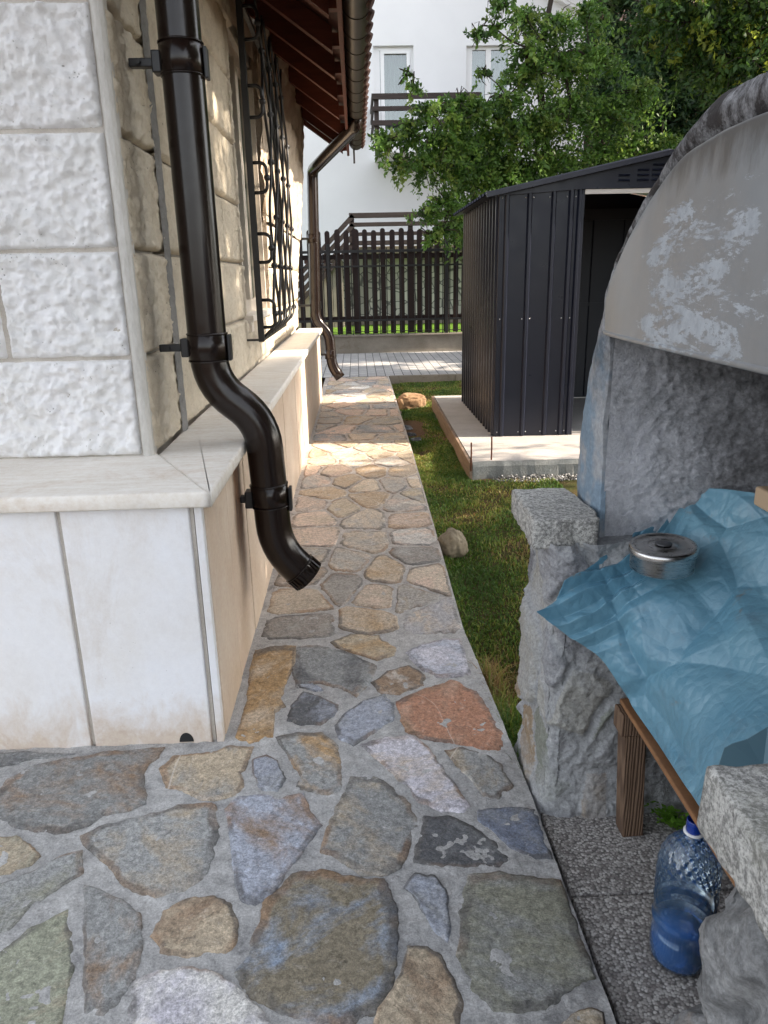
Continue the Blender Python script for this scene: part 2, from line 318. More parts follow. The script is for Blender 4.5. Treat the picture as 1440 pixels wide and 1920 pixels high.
def slate_mat():
    m = NT('dark_slaty_stone', .6, .35); v = m.map((1, 1, .8), (0, .5, 0))
    c = m.mix(m.ramp(m.noise(6, 9, .75, v, .6), [(.38, 0.), (.62, 1.)]), (.075, .078, .082), (.30, .30, .30))
    c = m.mix(m.ramp(m.noise(4, 5, .65, m.map(loc=(2, 5, 3)), .8), [(.56, 0.), (.68, .7)]), c, (.26, .18, .115))
    c = m.mix(.8, c, m.ramp(m.noise(60, 9, .8), [(.32, .12), (.68, .88)]), 'OVERLAY')
    c = m.mix(m.ramp(m.noise(45, 5, .7, v, .8), [(.62, 0.), (.72, .4)]), c, (.4, .39, .38))
    return m.out(c, None, m.bump(m.noise(22, 10, .80, v, .3), .8, .012))
M['slate'] = slate_mat()
def oven_wall_mat():
    m = NT('pebbledash_blue_grey_wall', .9, .2); g = m.noise(95, 6, .8, None, .2)
    c = m.mix(m.ramp(m.noise(5, 7, .7), [(.35, 0.), (.65, 1.)]), (.70, .70, .74), (.48, .48, .50))
    # soot plus painted shade, darkening the back and crown of the fire hole
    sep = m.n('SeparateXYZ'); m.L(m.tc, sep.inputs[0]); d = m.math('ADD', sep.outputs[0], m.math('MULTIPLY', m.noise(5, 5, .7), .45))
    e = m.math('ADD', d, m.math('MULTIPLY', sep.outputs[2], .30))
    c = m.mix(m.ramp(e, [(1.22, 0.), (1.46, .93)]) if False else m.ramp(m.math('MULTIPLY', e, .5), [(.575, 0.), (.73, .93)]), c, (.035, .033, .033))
    c = m.mix(.5, c, m.ramp(g, [(.30, .1), (.70, .9)]), 'OVERLAY')
    return m.out(c, None, m.bump(g, .9, .012))
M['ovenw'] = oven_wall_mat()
def hood_mat():
    m = NT('worn_grey_paint', .45, .4); v = m.map((1, .6, 1.5), (0, 0, 0))
    sep = m.n('SeparateXYZ'); m.L(m.tc, sep.inputs[0])
    c = m.mix(m.ramp(m.noise(3, 4, .6), [(.35, 0.), (.65, 1.)]), (.225, .240, .255), (.195, .193, .190))
    n = m.noise(13, 12, .80, m.map((1, .55, 1.8), (.35, 0, 0)), .25)
    reg = m.math('MULTIPLY', m.ramp(sep.outputs[2], [(1.17, 1.), (1.42, .0)]) if False else m.ramp(m.math('ABSOLUTE', m.math('SUBTRACT', sep.outputs[2], 1.28)), [(.10, 1.), (.20, .0)]), m.ramp(m.math('ABSOLUTE', m.math('SUBTRACT', sep.outputs[1], 1.22)), [(.12, 1.), (.42, .0)]))
    pa = m.ramp(m.math('ADD', n, m.math('MULTIPLY', m.math('SUBTRACT', reg, 1), .25)), [(.50, 0.), (.515, 1.)])
    c = m.mix(m.math('MULTIPLY', pa, m.ramp(m.noise(30, 6, .7), [(.3, .35), (.6, .85)])), c, (.40, .43, .46))
    c = m.mix(m.ramp(m.math('ADD', sep.outputs[2], m.math('MULTIPLY', m.noise(22, 6, .75, m.map((1, 1, .25))), .16)), [(0, 0.), (1, 0.)]), c, (.1, .1, .1))
    topd = m.math('SUBTRACT', m.math('ADD', sep.outputs[2], m.math('MULTIPLY', m.noise(24, 6, .75, m.map((1, 1, .3))), .14)), 1.50)
    c = m.mix(m.ramp(m.math('MULTIPLY', topd, 10), [(0., 0.), (.5, .8)]), c, (.07, .065, .06))
    bl = m.ramp(m.noise(6, 4, .6, m.map(loc=(4, 1, 1))), [(.60, 0.), (.72, .5)]); c = m.mix(bl, c, (.25, .30, .35))
    return m.out(c, m.mix(pa, (.38, .38, .38), (.8, .8, .8)), m.bump(m.math('ADD', pa, m.math('MULTIPLY', m.noise(25, 5, .7), .4)), .25, .003))
M['hood'] = hood_mat()
def rim_mat():
    m = NT('mouldy_blue_rim', .85, .25); sep = m.n('SeparateXYZ'); m.L(m.tc, sep.inputs[0])
    n = m.noise(6, 6, .68, None, .7)
    base = m.mix(m.ramp(m.noise(7, 3, .6), [(.45, 0.), (.55, 1.)]), (.20, .265, .33), (.33, .34, .355))
    up = m.ramp(m.math('MULTIPLY', m.math('ADD', sep.outputs[2], m.math('MULTIPLY', n, .35)), .5), [(.58, 0.), (.70, 1.)])
    dark = m.mix(m.ramp(m.noise(8, 9, .78, m.map((1, 1, .7)), .3), [(.47, 0.), (.60, 1.)]), (.040, .036, .036), (.30, .30, .31))
    c = m.mix(up, base, dark); g = m.noise(80, 6, .7); c = m.mix(.5, c, m.ramp(g, [(.25, .2), (.75, .8)]), 'OVERLAY')
    return m.out(c, None, m.bump(g, .6, .006))
M['rim'] = rim_mat()
DIRT = (float(0.98), 1.30, .60)
def tarp_mat():
    m = NT('blue_plastic_sheet', .33, .5)
    c = m.mix(m.ramp(m.noise(4, 5, .6, None, .5), [(.35, 0.), (.65, 1.)]), (.100, .235, .325), (.145, .290, .370))
    c = m.mix(m.ramp(m.noise(3.4, 6, .7, m.map((1, 1, 1), loc=(2, 7, 1)), 1.), [(.54, 0.), (.70, .5)]), c, (.12, .14, .16))
    vd = m.n('VectorMath', operation='DISTANCE'); m.L(m.tc, vd.inputs[0]); vd.inputs[1].default_value = tuple(DIRT)
    c = m.mix(m.ramp(m.math('ADD', vd.outputs['Value'], m.math('MULTIPLY', m.noise(12, 7, .75, None, .6), .14)), [(.12, .8), (.20, 0.)]), c, (.10, .105, .12))
    c = m.mix(m.ramp(m.noise(24, 6, .75, m.map((2, .6, 1), (0, 0, .6)), 1.5), [(.62, 0.), (.68, .35)]), c, (.32, .45, .52))
    c = m.mix(m.ramp(m.noise(7, 6, .75, m.map(loc=(5, 5, 5)), 1.), [(.62, 0.), (.70, .6)]), c, (.20, .15, .10))
    h = m.vor(13, m.map((1, 1.4, 1), (.4, .2, .5)), 'DISTANCE_TO_EDGE'); h2 = m.math('ADD', m.noise(12, 5, .6, None, .5), m.math('MULTIPLY', m.vor(31, m.map((1, 1.5, 1), (.9, .2, .1)), 'DISTANCE_TO_EDGE'), .8))
    m.b.inputs['Subsurface Weight'].default_value = 0.0
    return m.out(c, m.ramp(m.noise(9, 5, .7), [(.3, .24), (.7, .5)]), m.bump(m.math('ADD', m.math('MINIMUM', m.math('MULTIPLY', h, 2), .4), h2), .40, .010))
M['tarp'] = tarp_mat()
M['tarp2'] = NT('greyed_plastic_flap', .4, .5).out((.11, .20, .25))
def oldwood(name, a, b):
    m = NT(name, .8, .25); v = m.map((14, 14, 1.2)); n = m.noise(5, 6, .7, v, 1.)
    wv = m.n('TexWave', wave_type='BANDS', bands_direction='X'); m.L(m.map((1, 1, .10)), wv.inputs[0]); wv.inputs['Scale'].default_value = 45; wv.inputs['Distortion'].default_value = 5; wv.inputs['Detail'].default_value = 3; wv.inputs['Detail Scale'].default_value = 1.2
    c = m.mix(wv.outputs['Fac'], a, b); c = m.mix(m.ramp(n, [(.4, 0.), (.7, .6)]), c, (.09, .05, .03))
    return m.out(c, None, m.bump(m.math('ADD', wv.outputs['Fac'], n), .5, .004))
M['oldwood'] = oldwood('weathered_grey_brown_wood', (.20, .13, .085), (.105, .066, .045))
M['ply'] = simple('orange_brown_board_edge', (.30, .15, .07), (.20, .10, .05), 20, .8, .25, 80, .3, .003)
def leaf_mat(name, tr=.35):
    m = NT(name, .5, .35); a = m.attr('col'); m.val(m.b.inputs['Base Color'], a.outputs['Color'])
    t = m.n('BsdfTranslucent'); hs_ = m.n('HueSaturation'); hs_.inputs['Value'].default_value = 1.6; m.L(a.outputs['Color'], hs_.inputs['Color']); m.L(hs_.outputs[0], t.inputs[0])
    ms = m.n('MixShader'); ms.inputs[0].default_value = tr; m.L(m.b.outputs[0], ms.inputs[1]); m.L(t.outputs[0], ms.inputs[2])
    m.L(ms.outputs[0], m.t.nodes['Material Output'].inputs[0]); return m.m
M['leaf'] = leaf_mat('tree_leaf'); M['grassblade'] = leaf_mat('grass_blade', .25)
M['bark'] = simple('dark_bark', (.055, .042, .033), (.03, .024, .02), 12, .9, .2, 60, .8, .01, stretch=(3, 3, .6))
def glassy(name, col, tint=.4, rough=.03):   # window pane: dark reflecting sheet one can partly see through
    m = NT(name, rough, .6); g = m.n('BsdfTransparent'); g.inputs[0].default_value = (*col, 1)
    gl = m.n('BsdfGlossy'); gl.inputs['Roughness'].default_value = rough; gl.inputs[0].default_value = (.9, .9, .9, 1)
    ms = m.n('MixShader'); ms.inputs[0].default_value = tint; m.L(g.outputs[0], ms.inputs[1]); m.L(gl.outputs[0], ms.inputs[2])
    m.L(ms.outputs[0], m.t.nodes['Material Output'].inputs[0]); return m.m
M['pane'] = glassy('window_pane', (.72, .78, .76), .14)
M['curtain'] = simple('net_curtain', (.26, .30, .29), (.15, .19, .185), 3, .9, .2, 60, .1, .003, stretch=(9, 1, .3))
def bottle_mat(name, col, mixf, rough=.08):
    m = NT(name, rough, .5); fr = m.n('Fresnel'); fr.inputs[0].default_value = 1.5
    tr = m.n('BsdfTransparent'); tr.inputs[0].default_value = (*col, 1); gl = m.n('BsdfGlossy'); gl.inputs['Roughness'].default_value = rough
    df = m.n('BsdfDiffuse'); df.inputs[0].default_value = (col[0]*.25, col[1]*.5, col[2]*.85, 1)
    a = m.n('MixShader'); a.inputs[0].default_value = mixf; m.L(tr.outputs[0], a.inputs[1]); m.L(df.outputs[0], a.inputs[2])
    b = m.n('MixShader'); m.L(m.math('MULTIPLY_ADD', fr.outputs[0], 1.3, .03), b.inputs[0]); m.L(a.outputs[0], b.inputs[1]); m.L(gl.outputs[0], b.inputs[2])
    m.L(b.outputs[0], m.t.nodes['Material Output'].inputs[0]); return m.m
M['bottle'] = bottle_mat('clear_blue_bottle_plastic', (.80, .89, .96), .10)
M['water'] = bottle_mat('blue_tinted_water', (.25, .50, .90), .5, .05)
M['neck'] = bottle_mat('dark_blue_plastic_neck', (.03, .12, .55), .5)

# ================================================================== SETTING
def edgeX(y):                       # right edge of the flagstone path
    pts = [(-1.5, .50), (1.0, .432), (1.65, .418), (1.95, .408), (2.3, .392), (2.6, .375), (3.5, .385), (4.6, .395), (6., .405), (10.42, .415)]
    for (a, b), (c, d) in zip(pts, pts[1:]):
        if y <= c: return b+(d-b)*(y-a)/(c-a)
    return pts[-1][1]
PX, PY = -.43, 1.925                # plinth faces of the house
m = MB(); m.add([(-300, -300, -.30), (300, -300, -.30), (300, 400, -.30), (-300, 400, -.30)], [(0, 1, 2, 3)]); struct(m.build('ground', M['earth'], fix=False))
# --- lawn soil under the grass
def lawn_z(x, y):
    z = -.062 - .025*sm(2.5, 7, y) + .018*MN.noise(Vector((x*2.2, y*2.2, 3))) - .02*math.exp(-((x-.50)/.1)**2)
    return z
def soil(u, v):
    y = 1.85+(10.36-1.85)*v; x = edgeX(y)-.02 + (4.6-edgeX(y))*u**1.6
    return (x, y, lawn_z(x, y) + .006*MN.noise(Vector((x*22, y*22, 0))))
m = MB(); m.grid(soil, 70, 240); nrm = NT('lawn_soil', .95, .1)
_n = nrm.noise(4, 6, .7, None, .8); _s = nrm.n('SeparateXYZ'); nrm.L(nrm.tc, _s.inputs[0])
_c = nrm.mix(nrm.ramp(_n, [(.42, 0.), (.6, 1.)]), (.065, .070, .022), (.11, .072, .038))
_b = nrm.math('ABSOLUTE', nrm.math('SUBTRACT', nrm.math('ADD', _s.outputs[1], nrm.math('MULTIPLY', _n, 1.0)), 7.35))
_c = nrm.mix(nrm.ramp(nrm.math('MULTIPLY', _b, .5), [(.30, 1.), (.50, 0.)]), _c, (.16, .10, .06))
M['soil'] = nrm.out(nrm.mix(.6, _c, nrm.ramp(nrm.noise(60, 6, .75), [(.25, .2), (.75, .8)]), 'OVERLAY'), None, nrm.bump(nrm.noise(50, 6, .8), 1., .02))
struct(m.build('lawn_ground', M['soil'], fix=False))

# --- flagstone path
T = (.30, .25, .185); T2 = (.38, .31, .235); O = (.31, .205, .105); R = (.30, .155, .10); Bl = (.26, .28, .33); Gy = (.21, .215, .215); Dk = (.075, .078, .085)
Wh = (.50, .49, .47); GG = (.20, .20, .16); Br = (.20, .14, .095); Li = (.40, .39, .43); Pk = (.46, .34, .27)
ST = [
 (Gy, Br, [(20,1465),(60,1440),(120,1428),(200,1415),(298,1408),(290,1425),(266,1440),(262,1475),(265,1505),(230,1520),(190,1528),(165,1545),(125,1557),(80,1556),(40,1545),(5,1535),(-20,1520),(0,1490)]),
 (T, Gy, [(305,1440),(330,1420),(400,1412),(430,1402),(470,1405),(462,1430),(450,1450),(455,1470),(440,1490),(400,1498),(370,1495),(345,1482),(318,1475)]),
 (Bl, Gy, [(475,1425),(500,1415),(520,1428),(535,1460),(520,1483),(490,1480),(475,1455)]),
 (Gy, O, [(520,1385),(560,1378),(600,1378),(632,1400),(636,1440),(638,1475),(620,1487),(590,1484),(555,1475),(565,1455),(545,1425)]),
 (Gy, T, [(158,1570),(200,1550),(270,1535),(330,1515),(395,1512),(400,1545),(400,1575),(392,1610),(375,1645),(345,1665),(290,1676),(250,1668),(222,1645),(215,1630),(195,1612),(170,1590)]),
 (Bl, Br, [(425,1520),(450,1498),(500,1495),(565,1495),(580,1525),(598,1550),(580,1575),(560,1600),(530,1640),(510,1670),(480,1690),(455,1680),(445,1650),(440,1600),(435,1560)]),
 (Gy, T, [(660,1465),(700,1458),(735,1480),(765,1510),(780,1545),(765,1585),(745,1625),(715,1640),(680,1635),(640,1610),(605,1595),(615,1560),(640,1510)]),
 (Bl, Gy, [(632,1360),(650,1335),(690,1310),(720,1303),(738,1325),(735,1350),(700,1375),(665,1394),(640,1385)]),
 (Dk, Bl, [(545,1325),(570,1298),(595,1305),(632,1322),(625,1345),(600,1358),(565,1358),(542,1350)]),
 (O, T2, [(480,1225),(515,1218),(552,1217),(550,1250),(535,1280),(525,1310),(533,1322),(515,1335),(512,1378),(470,1386),(445,1378),(455,1350),(465,1310),(470,1260)]),
 (Dk, Gy, [(495,1170),(520,1155),(570,1146),(600,1150),(640,1170),(615,1185),(610,1197),(560,1202),(485,1212)]),
 (Gy, Dk, [(560,1215),(600,1213),(650,1225),(700,1250),(690,1280),(665,1305),(640,1290),(600,1280),(560,1285),(552,1255)]),
 (T, O, [(625,1205),(660,1190),(710,1192),(712,1200),(740,1215),(735,1228),(705,1236),(660,1225),(630,1213)]),
 (T2, O, [(655,1150),(672,1143),(712,1158),(742,1176),(730,1188),(700,1182),(658,1168)]),
 (T2, Pk, [(660,1122),(680,1105),(710,1092),(750,1095),(762,1112),(748,1135),(715,1147),(690,1142),(665,1132)]),
 (T2, T, [(512,1145),(520,1115),(550,1105),(585,1100),(600,1118),(630,1128),(620,1145),(570,1138),(530,1150)]),
 (Bl, T2, [(740,1165),(760,1140),(800,1125),(848,1120),(855,1150),(860,1185),(815,1197),(790,1185),(765,1172)]),
 (Li, Bl, [(765,1225),(790,1210),(830,1200),(862,1200),(872,1235),(880,1264),(820,1268),(785,1250)]),
 (Br, Wh, [(700,1280),(730,1258),(765,1250),(795,1265),(790,1285),(750,1300),(715,1300)]),
 (R, (.34, .22, .16), [(748,1318),(790,1300),(845,1280),(890,1300),(910,1330),(936,1375),(934,1405),(900,1402),(850,1390),(800,1385),(765,1370),(758,1345)]),
 (Li, T2, [(683,1400),(720,1388),(770,1382),(800,1400),(820,1430),(850,1470),(875,1508),(865,1520),(825,1515),(785,1500),(760,1470),(715,1430)]),
 (Gy, T, [(838,1410),(870,1405),(910,1415),(940,1435),(956,1470),(930,1495),(905,1490),(880,1460),(855,1435)]),
 (Dk, Gy, [(800,1535),(840,1532),(885,1550),(925,1580),(957,1615),(930,1625),(880,1620),(830,1626),(782,1615),(785,1580)]),
 ((.13, .15, .20), Gy, [(900,1520),(960,1515),(1000,1520),(1015,1560),(1030,1605),(1000,1605),(960,1590),(925,1560),(900,1540)]),
 (Bl, Gy, [(755,1665),(780,1640),(815,1645),(840,1680),(845,1735),(838,1765),(815,1745),(790,1710),(775,1680)]),
 (GG, Gy, [(883,1650),(940,1646),(1000,1652),(1050,1660),(1070,1710),(1092,1770),(1110,1830),(1080,1835),(1055,1860),(1020,1885),(970,1890),(930,1885),(900,1860),(880,1840),(865,1790),(870,1720)]),
 ((.19, .165, .12), (.20, .25, .33), [(500,1700),(545,1650),(600,1640),(660,1655),(710,1660),(735,1700),(735,1780),(730,1850),(700,1890),(640,1920),(600,1915),(540,1890),(480,1865),(453,1820),(475,1790),(488,1740)]),
 (T, Br, [(765,1778),(800,1776),(825,1795),(845,1830),(862,1880),(858,1950),(700,1950),(710,1890),(745,1850),(757,1810)]),
 (T, Br, [(297,1740),(310,1710),(350,1690),(395,1680),(430,1695),(442,1730),(437,1770),(420,1785),(350,1793),(305,1782),(290,1755)]),
 (Gy, Br, [(160,1665),(190,1675),(240,1700),(260,1715),(263,1760),(250,1830),(225,1870),(195,1895),(162,1890),(157,1800),(160,1700)]),
 ((.25, .26, .20), T, [(125,1712),(130,1760),(135,1810),(120,1880),(112,1930),(60,1950),(-40,1950),(-40,1830),(0,1790),(60,1745)]),
 (Gy, GG, [(150,1598),(148,1640),(110,1665),(60,1700),(20,1740),(-30,1770),(-30,1690),(0,1660),(60,1635),(110,1610)]),
 (T, GG, [(-30,1570),(30,1570),(55,1585),(73,1605),(55,1620),(20,1635),(-30,1650)]),
 (Wh, Li, [(247,1890),(260,1840),(300,1825),(360,1817),(400,1825),(440,1850),(480,1890),(500,1925),(480,1960),(250,1960)]),
 (Gy, Dk, [(-30,1415),(60,1412),(140,1414),(60,1424),(0,1438),(-30,1445)]),
 (T, Wh, [(1078,1900),(1110,1893),(1132,1900),(1140,1950),(1040,1960),(1052,1920)]),
 (O, T2, [(566,925),(580,912),(615,908),(650,912),(653,925),(640,937),(600,940),(570,936)]),
 (O, T2, [(658,930),(680,924),(715,928),(725,938),(705,948),(665,942)]),
 (Gy, T2, [(683,900),(710,893),(760,892),(778,905),(776,920),(750,925),(715,912)]),
 (Wh, T2, [(706,860),(715,855),(764,857),(766,873),(740,876),(708,872)]),
 (T2, Wh, [(636,858),(660,853),(692,855),(694,868),(670,873),(642,870)]),
 (T2, O, [(578,860),(610,853),(632,860),(625,870),(590,874),(576,870)]),
 (O, T, [(677,882),(700,878),(721,880),(715,888),(690,890)]), (O, T, [(632,900),(650,897),(668,900),(660,907),(636,907)]),
 (T2, O, [(733,882),(764,880),(768,887),(745,889)]), (Gy, Pk, [(725,945),(760,935),(782,940),(788,952),(760,957),(728,952)]),
 (Pk, Gy, [(558,945),(575,938),(610,945),(616,952),(570,954)]), (Pk, T2, [(550,965),(570,957),(640,958),(650,968),(615,985),(560,985),(550,975)]),
 (T2, Gy, [(640,985),(660,965),(700,957),(726,962),(724,978),(700,990),(650,992)]),
 (Pk, O, [(737,965),(760,960),(785,965),(794,978),(790,988),(750,992),(738,980)]), (Wh, Pk, [(746,1008),(765,998),(795,995),(806,1008),(803,1020),(770,1020),(748,1014)]),
 (Pk, T2, [(546,1015),(552,994),(600,990),(645,1000),(630,1012),(600,1023),(550,1024)]), (T2, Gy, [(632,1020),(660,1005),(720,1004),(732,1012),(720,1021),(640,1024)]),
 (Gy, T2, [(622,1060),(635,1037),(680,1034),(700,1040),(670,1058),(640,1070),(625,1068)]), (T2, O, [(690,1078),(700,1065),(730,1056),(755,1058),(750,1072),(730,1086),(700,1085)]),
 (T2, Pk, [(760,1070),(775,1058),(815,1053),(826,1070),(834,1090),(834,1110),(800,1108),(770,1098)]), (Gy, Dk, [(607,1098),(630,1080),(655,1074),(662,1085),(655,1112),(640,1120),(615,1110)]),
 (T2, Gy, [(552,1042),(570,1032),(608,1040),(600,1055),(560,1058)]), (Dk, Gy, [(745,1037),(780,1028),(812,1035),(816,1045),(780,1050),(750,1045)]),
 (T2, Wh, [(585,849),(590,834),(640,830),(650,840),(640,849)]), (T2, Wh, [(654,847),(665,832),(700,829),(710,836),(705,847)]), (T2, O, [(716,849),(720,833),(755,831),(762,847)]),
 (Br, Gy, [(546,1078),(575,1066),(600,1068),(598,1082),(560,1094)]), (Gy, T, [(722,1128),(765,1118),(775,1110),(835,1116),(800,1121),(755,1136),(735,1142)]),
 (Gy, Bl, [(560,1292),(552,1262),(556,1290)]), (Bl, Gy, [(556,1262),(590,1285),(606,1294),(590,1296),(562,1290)]),
 (T2, Gy, [(700,1100),(715,1089),(735,1090),(756,1074),(764,1090),(752,1093)]), (Gy, Pk, [(560,900),(600,894),(628,900),(630,905),(600,906),(564,906)]),
 (Pk, T, [(574,885),(600,878),(668,878),(670,885),(640,893),(590,893)]),
]
polys = []
for a, b, p in ST:
    q = [tuple(G(*k)[:2]) for k in p]
    polys.append((a, b, q))
def clip(poly, a, b, c):             # keep a*x+b*y <= c
    out = []
    for i in range(len(poly)):
        p, q = poly[i], poly[(i+1) % len(poly)]; dp = a*p[0]+b*p[1]-c; dq = a*q[0]+b*q[1]-c
        if dp <= 0: out.append(p)
        if dp*dq < 0: t = dp/(dp-dq); out.append((p[0]+(q[0]-p[0])*t, p[1]+(q[1]-p[1])*t))
    return out
def voro(x0, x1, y0, y1, sx, sy, pal, gap=.012):
    pts = []
    ny = int((y1-y0)/sy); nx = max(1, int(round((x1-x0)/sx)))
    for j in range(-1, ny+2):
        for i in range(-1, nx+1):
            pts.append((x0+(i+.5+(.5 if j % 2 else 0)+random.uniform(-.33, .33))*(x1-x0)/nx, y0+(j+.5+random.uniform(-.33, .33))*(y1-y0)/max(1, ny)))
    for p in pts:
        poly = [(x0, y0), (x1, y0), (x1, y1), (x0, y1)]
        for q in pts:
            if q is p or abs(q[0]-p[0]) > 3*sx or abs(q[1]-p[1]) > 3*sy: continue
            a, b = q[0]-p[0], q[1]-p[1]; L = math.hypot(a, b); a /= L; b /= L
            poly = clip(poly, a, b, a*(p[0]+q[0])/2+b*(p[1]+q[1])/2-gap)
            if len(poly) < 3: break
        if len(poly) < 3: continue
        cx = sum(k[0] for k in poly)/len(poly); cy = sum(k[1] for k in poly)/len(poly)
        ar = abs(sum(poly[i][0]*poly[(i+1) % len(poly)][1]-poly[(i+1) % len(poly)][0]*poly[i][1] for i in range(len(poly))))/2
        if ar < .004: continue
        poly = [(min(k[0], edgeX(k[1])-.015), k[1]) for k in poly]
        c1, c2 = random.choice(pal); polys.append((c1, c2, poly))
# the middle stretch: the traced stones give the places, and the stones are grown until they almost touch
random.seed(5)
far_ = [(a, b, (sum(k[0] for k in q)/len(q), sum(k[1] for k in q)/len(q))) for a, b, q in polys if sum(k[1] for k in q)/len(q) > 2.62]
polys = [p for p in polys if sum(k[1] for k in p[2])/len(p[2]) <= 2.62]
AN = .62
def warm(c, k): return tuple(p*(1-k)+q*k for p, q in zip(c, (.335, .285, .235)))
seeds = []
for a, b, c in far_:
    if c[1] < 6.12 and all(math.hypot(c[0]-s_[2], (c[1]-s_[3])*.62) > .085 for s_ in seeds): seeds.append((warm(a, .45), warm(b, .3), c[0], c[1]))
for _ in range(4000):
    x, y = random.uniform(-.40, .38), random.uniform(2.66, 6.10)
    if min(math.hypot(x-s_[2], (y-s_[3])*AN) for s_ in seeds) > .165: seeds.append((*random.choice([(T2, T), (T, T2), (Pk, T2), (T, Gy), (T2, Wh), (Pk, Gy)]), x, y))
lim = [(k[0], k[1]) for p in polys for k in p[2] if k[1] > 2.3]
for c1, c2, x, y in seeds:
    poly = [(-.405, 2.57), (.40, 2.57), (.40, 6.145), (-.405, 6.145)]
    for q in seeds:
        if (q[2], q[3]) == (x, y) or abs(q[3]-y) > 1.2: continue
        a, b = q[2]-x, (q[3]-y)*AN*AN; L = math.hypot(a, b); c = (a*(q[2]+x)/2+b*(q[3]+y)/2)/L; poly = clip(poly, a/L, b/L, c-.0075)
    for lx, ly in lim:                       # keep clear of the traced stones nearer the camera
        if abs(ly-y) < .35 and math.hypot(lx-x, ly-y) < .4:
            a, b = lx-x, ly-y; L = math.hypot(a, b)
            if L > .03: poly = clip(poly, a/L, b/L, (a*lx+b*ly)/L-.012)
    if len(poly) > 2:
        ar = abs(sum(poly[i][0]*poly[(i+1) % len(poly)][1]-poly[(i+1) % len(poly)][0]*poly[i][1] for i in range(len(poly))))/2
        if ar > .0025: polys.append((c1, c2, [(min(k[0], edgeX(k[1])-.008), k[1]) for k in poly]))
random.seed(21)
voro(-.41, .40, 6.17, 10.40, .27, .36, [(T2, O), (Pk, T2), (T2, Gy), (Wh, T2), (Pk, T), (Gy, T2), (Gy, Pk), (T, Gy)], .010)
voro(-2.4, .42, -.6, .86, .26, .24, [(Gy, T), (T, Br), (Bl, Gy), (Gy, Dk)], .02)
voro(-2.4, -1.08, .9, 1.88, .26, .24, [(Gy, T), (T, Br), (Bl, Gy), (Gy, Dk)], .02)
for _ in range(3000):                     # small stones in what is still bare near the viewer
    x, y, r = random.uniform(-2.35, .34), random.uniform(.62, 1.86), random.uniform(.045, .085)
    if min(min(math.hypot(k[0]-x, k[1]-y) for k in p[2]) for p in polys) < r+.022 or (x > -1.05 and y > 1.12): continue
    if any(math.hypot(sum(k[0] for k in p[2])/len(p[2])-x, sum(k[1] for k in p[2])/len(p[2])-y) < r+.07 for p in polys): continue
    a0 = random.random()*6; polys.append((*random.choice([(Gy, T), (T, Br), (Bl, Gy), (GG, T)]), [(x+r*random.uniform(.8, 1.1)*math.cos(a0+k*math.pi/3), y+r*random.uniform(.8, 1.1)*math.sin(a0+k*math.pi/3)) for k in range(6)]))
m = MB(); ca, cb, cr = [], [], []
def stone(c1, c2, q):
    cx = sum(k[0] for k in q)/len(q); cy = sum(k[1] for k in q)/len(q)
    near = cy < 2.6; ex = 1.09 if near else 1.0
    q = [(min(cx+(x-cx)*ex, edgeX(y)-.004), cy+(y-cy)*(ex if near else 1.0)) for x, y in q] if cy < 6.15 else q
    for it in range(0 if near else 1):                    # round the corners off a little
        n = []
        for i in range(len(q)):
            a, b = q[i], q[(i+1) % len(q)]; k = .13
            n += [(a[0]*(1-k)+b[0]*k, a[1]*(1-k)+b[1]*k), (a[0]*k+b[0]*(1-k), a[1]*k+b[1]*(1-k))]
        q = n
    n = []
    for i in range(len(q)):                               # then give every side short, broken steps
        a, b = q[i], q[(i+1) % len(q)]; L = math.hypot(b[0]-a[0], b[1]-a[1]); kk = max(1, int(L/(.009 if near else .02)))
        n += [(a[0]+(b[0]-a[0])*t/kk, a[1]+(b[1]-a[1])*t/kk) for t in range(kk)]
    q = n
    sd = random.random()*50; o = []
    for (x, y) in q:
        dx, dy = x-cx, y-cy; L = math.hypot(dx, dy)+1e-6
        j = .0075*MN.noise(Vector((x*26, y*26, sd)))+.0045*MN.noise(Vector((x*80, y*80, sd)))
        o.append((x+dx/L*j, y+dy/L*j))
    mean = sum(math.hypot(x-cx, y-cy) for x, y in o)/len(o)
    lift = random.uniform(.0015, .004); tilt = (random.uniform(-.010, .010), random.uniform(-.010, .010))
    rings = [(1.0, -.012), (1.0-.0015/mean, lift*.3), (1.0-.006/mean, lift), (.90, lift+.001), (.78, lift+.0015), (.62, lift+.001), (.45, lift), (.28, lift), (.12, lift)]
    vs = []; N = len(o); r1, r2 = random.random(), random.random()
    for (s_, z) in rings:
        for (x, y) in o:
            X, Y = cx+(x-cx)*s_, cy+(y-cy)*s_
            h = 0 if s_ > .999 else (.0035*MN.noise(Vector((X*16, Y*16, sd)))+.0022*MN.noise(Vector((X*45, Y*45, sd)))+tilt[0]*(X-cx)+tilt[1]*(Y-cy))
            vs.append((X, Y, z+h))
            ca.append((*[k*random.uniform(1, 1) for k in c1], 1)); cb.append((*c2, 1)); cr.append((sm(.74, .95, s_), r1, r2, 1))
    vs.append((cx, cy, lift)); ca.append((*c1, 1)); cb.append((*c2, 1)); cr.append((0, r1, r2, 1))
    R_ = len(rings)
    fs = [(i*N+k, i*N+(k+1) % N, (i+1)*N+(k+1) % N, (i+1)*N+k) for i in range(R_-1) for k in range(N)]
    fs += [((R_-1)*N+k, (R_-1)*N+(k+1) % N, R_*N) for k in range(N)]
    m.m = 0; m.add(vs, fs, True)
for a, b, q in polys:
    if sum(q[i][0]*q[(i+1) % len(q)][1]-q[(i+1) % len(q)][0]*q[i][1] for i in range(len(q))) < 0: q = q[::-1]
    f = random.uniform(.88, 1.12); stone(tuple(k*f for k in a), b, q)
m.m = 1
def mz(x, y): return -.0003+.0035*MN.noise(Vector((x*14, y*14, 1)))+.0026*MN.noise(Vector((x*45, y*45, 1)))+.0014*MN.noise(Vector((x*110, y*110, 1)))
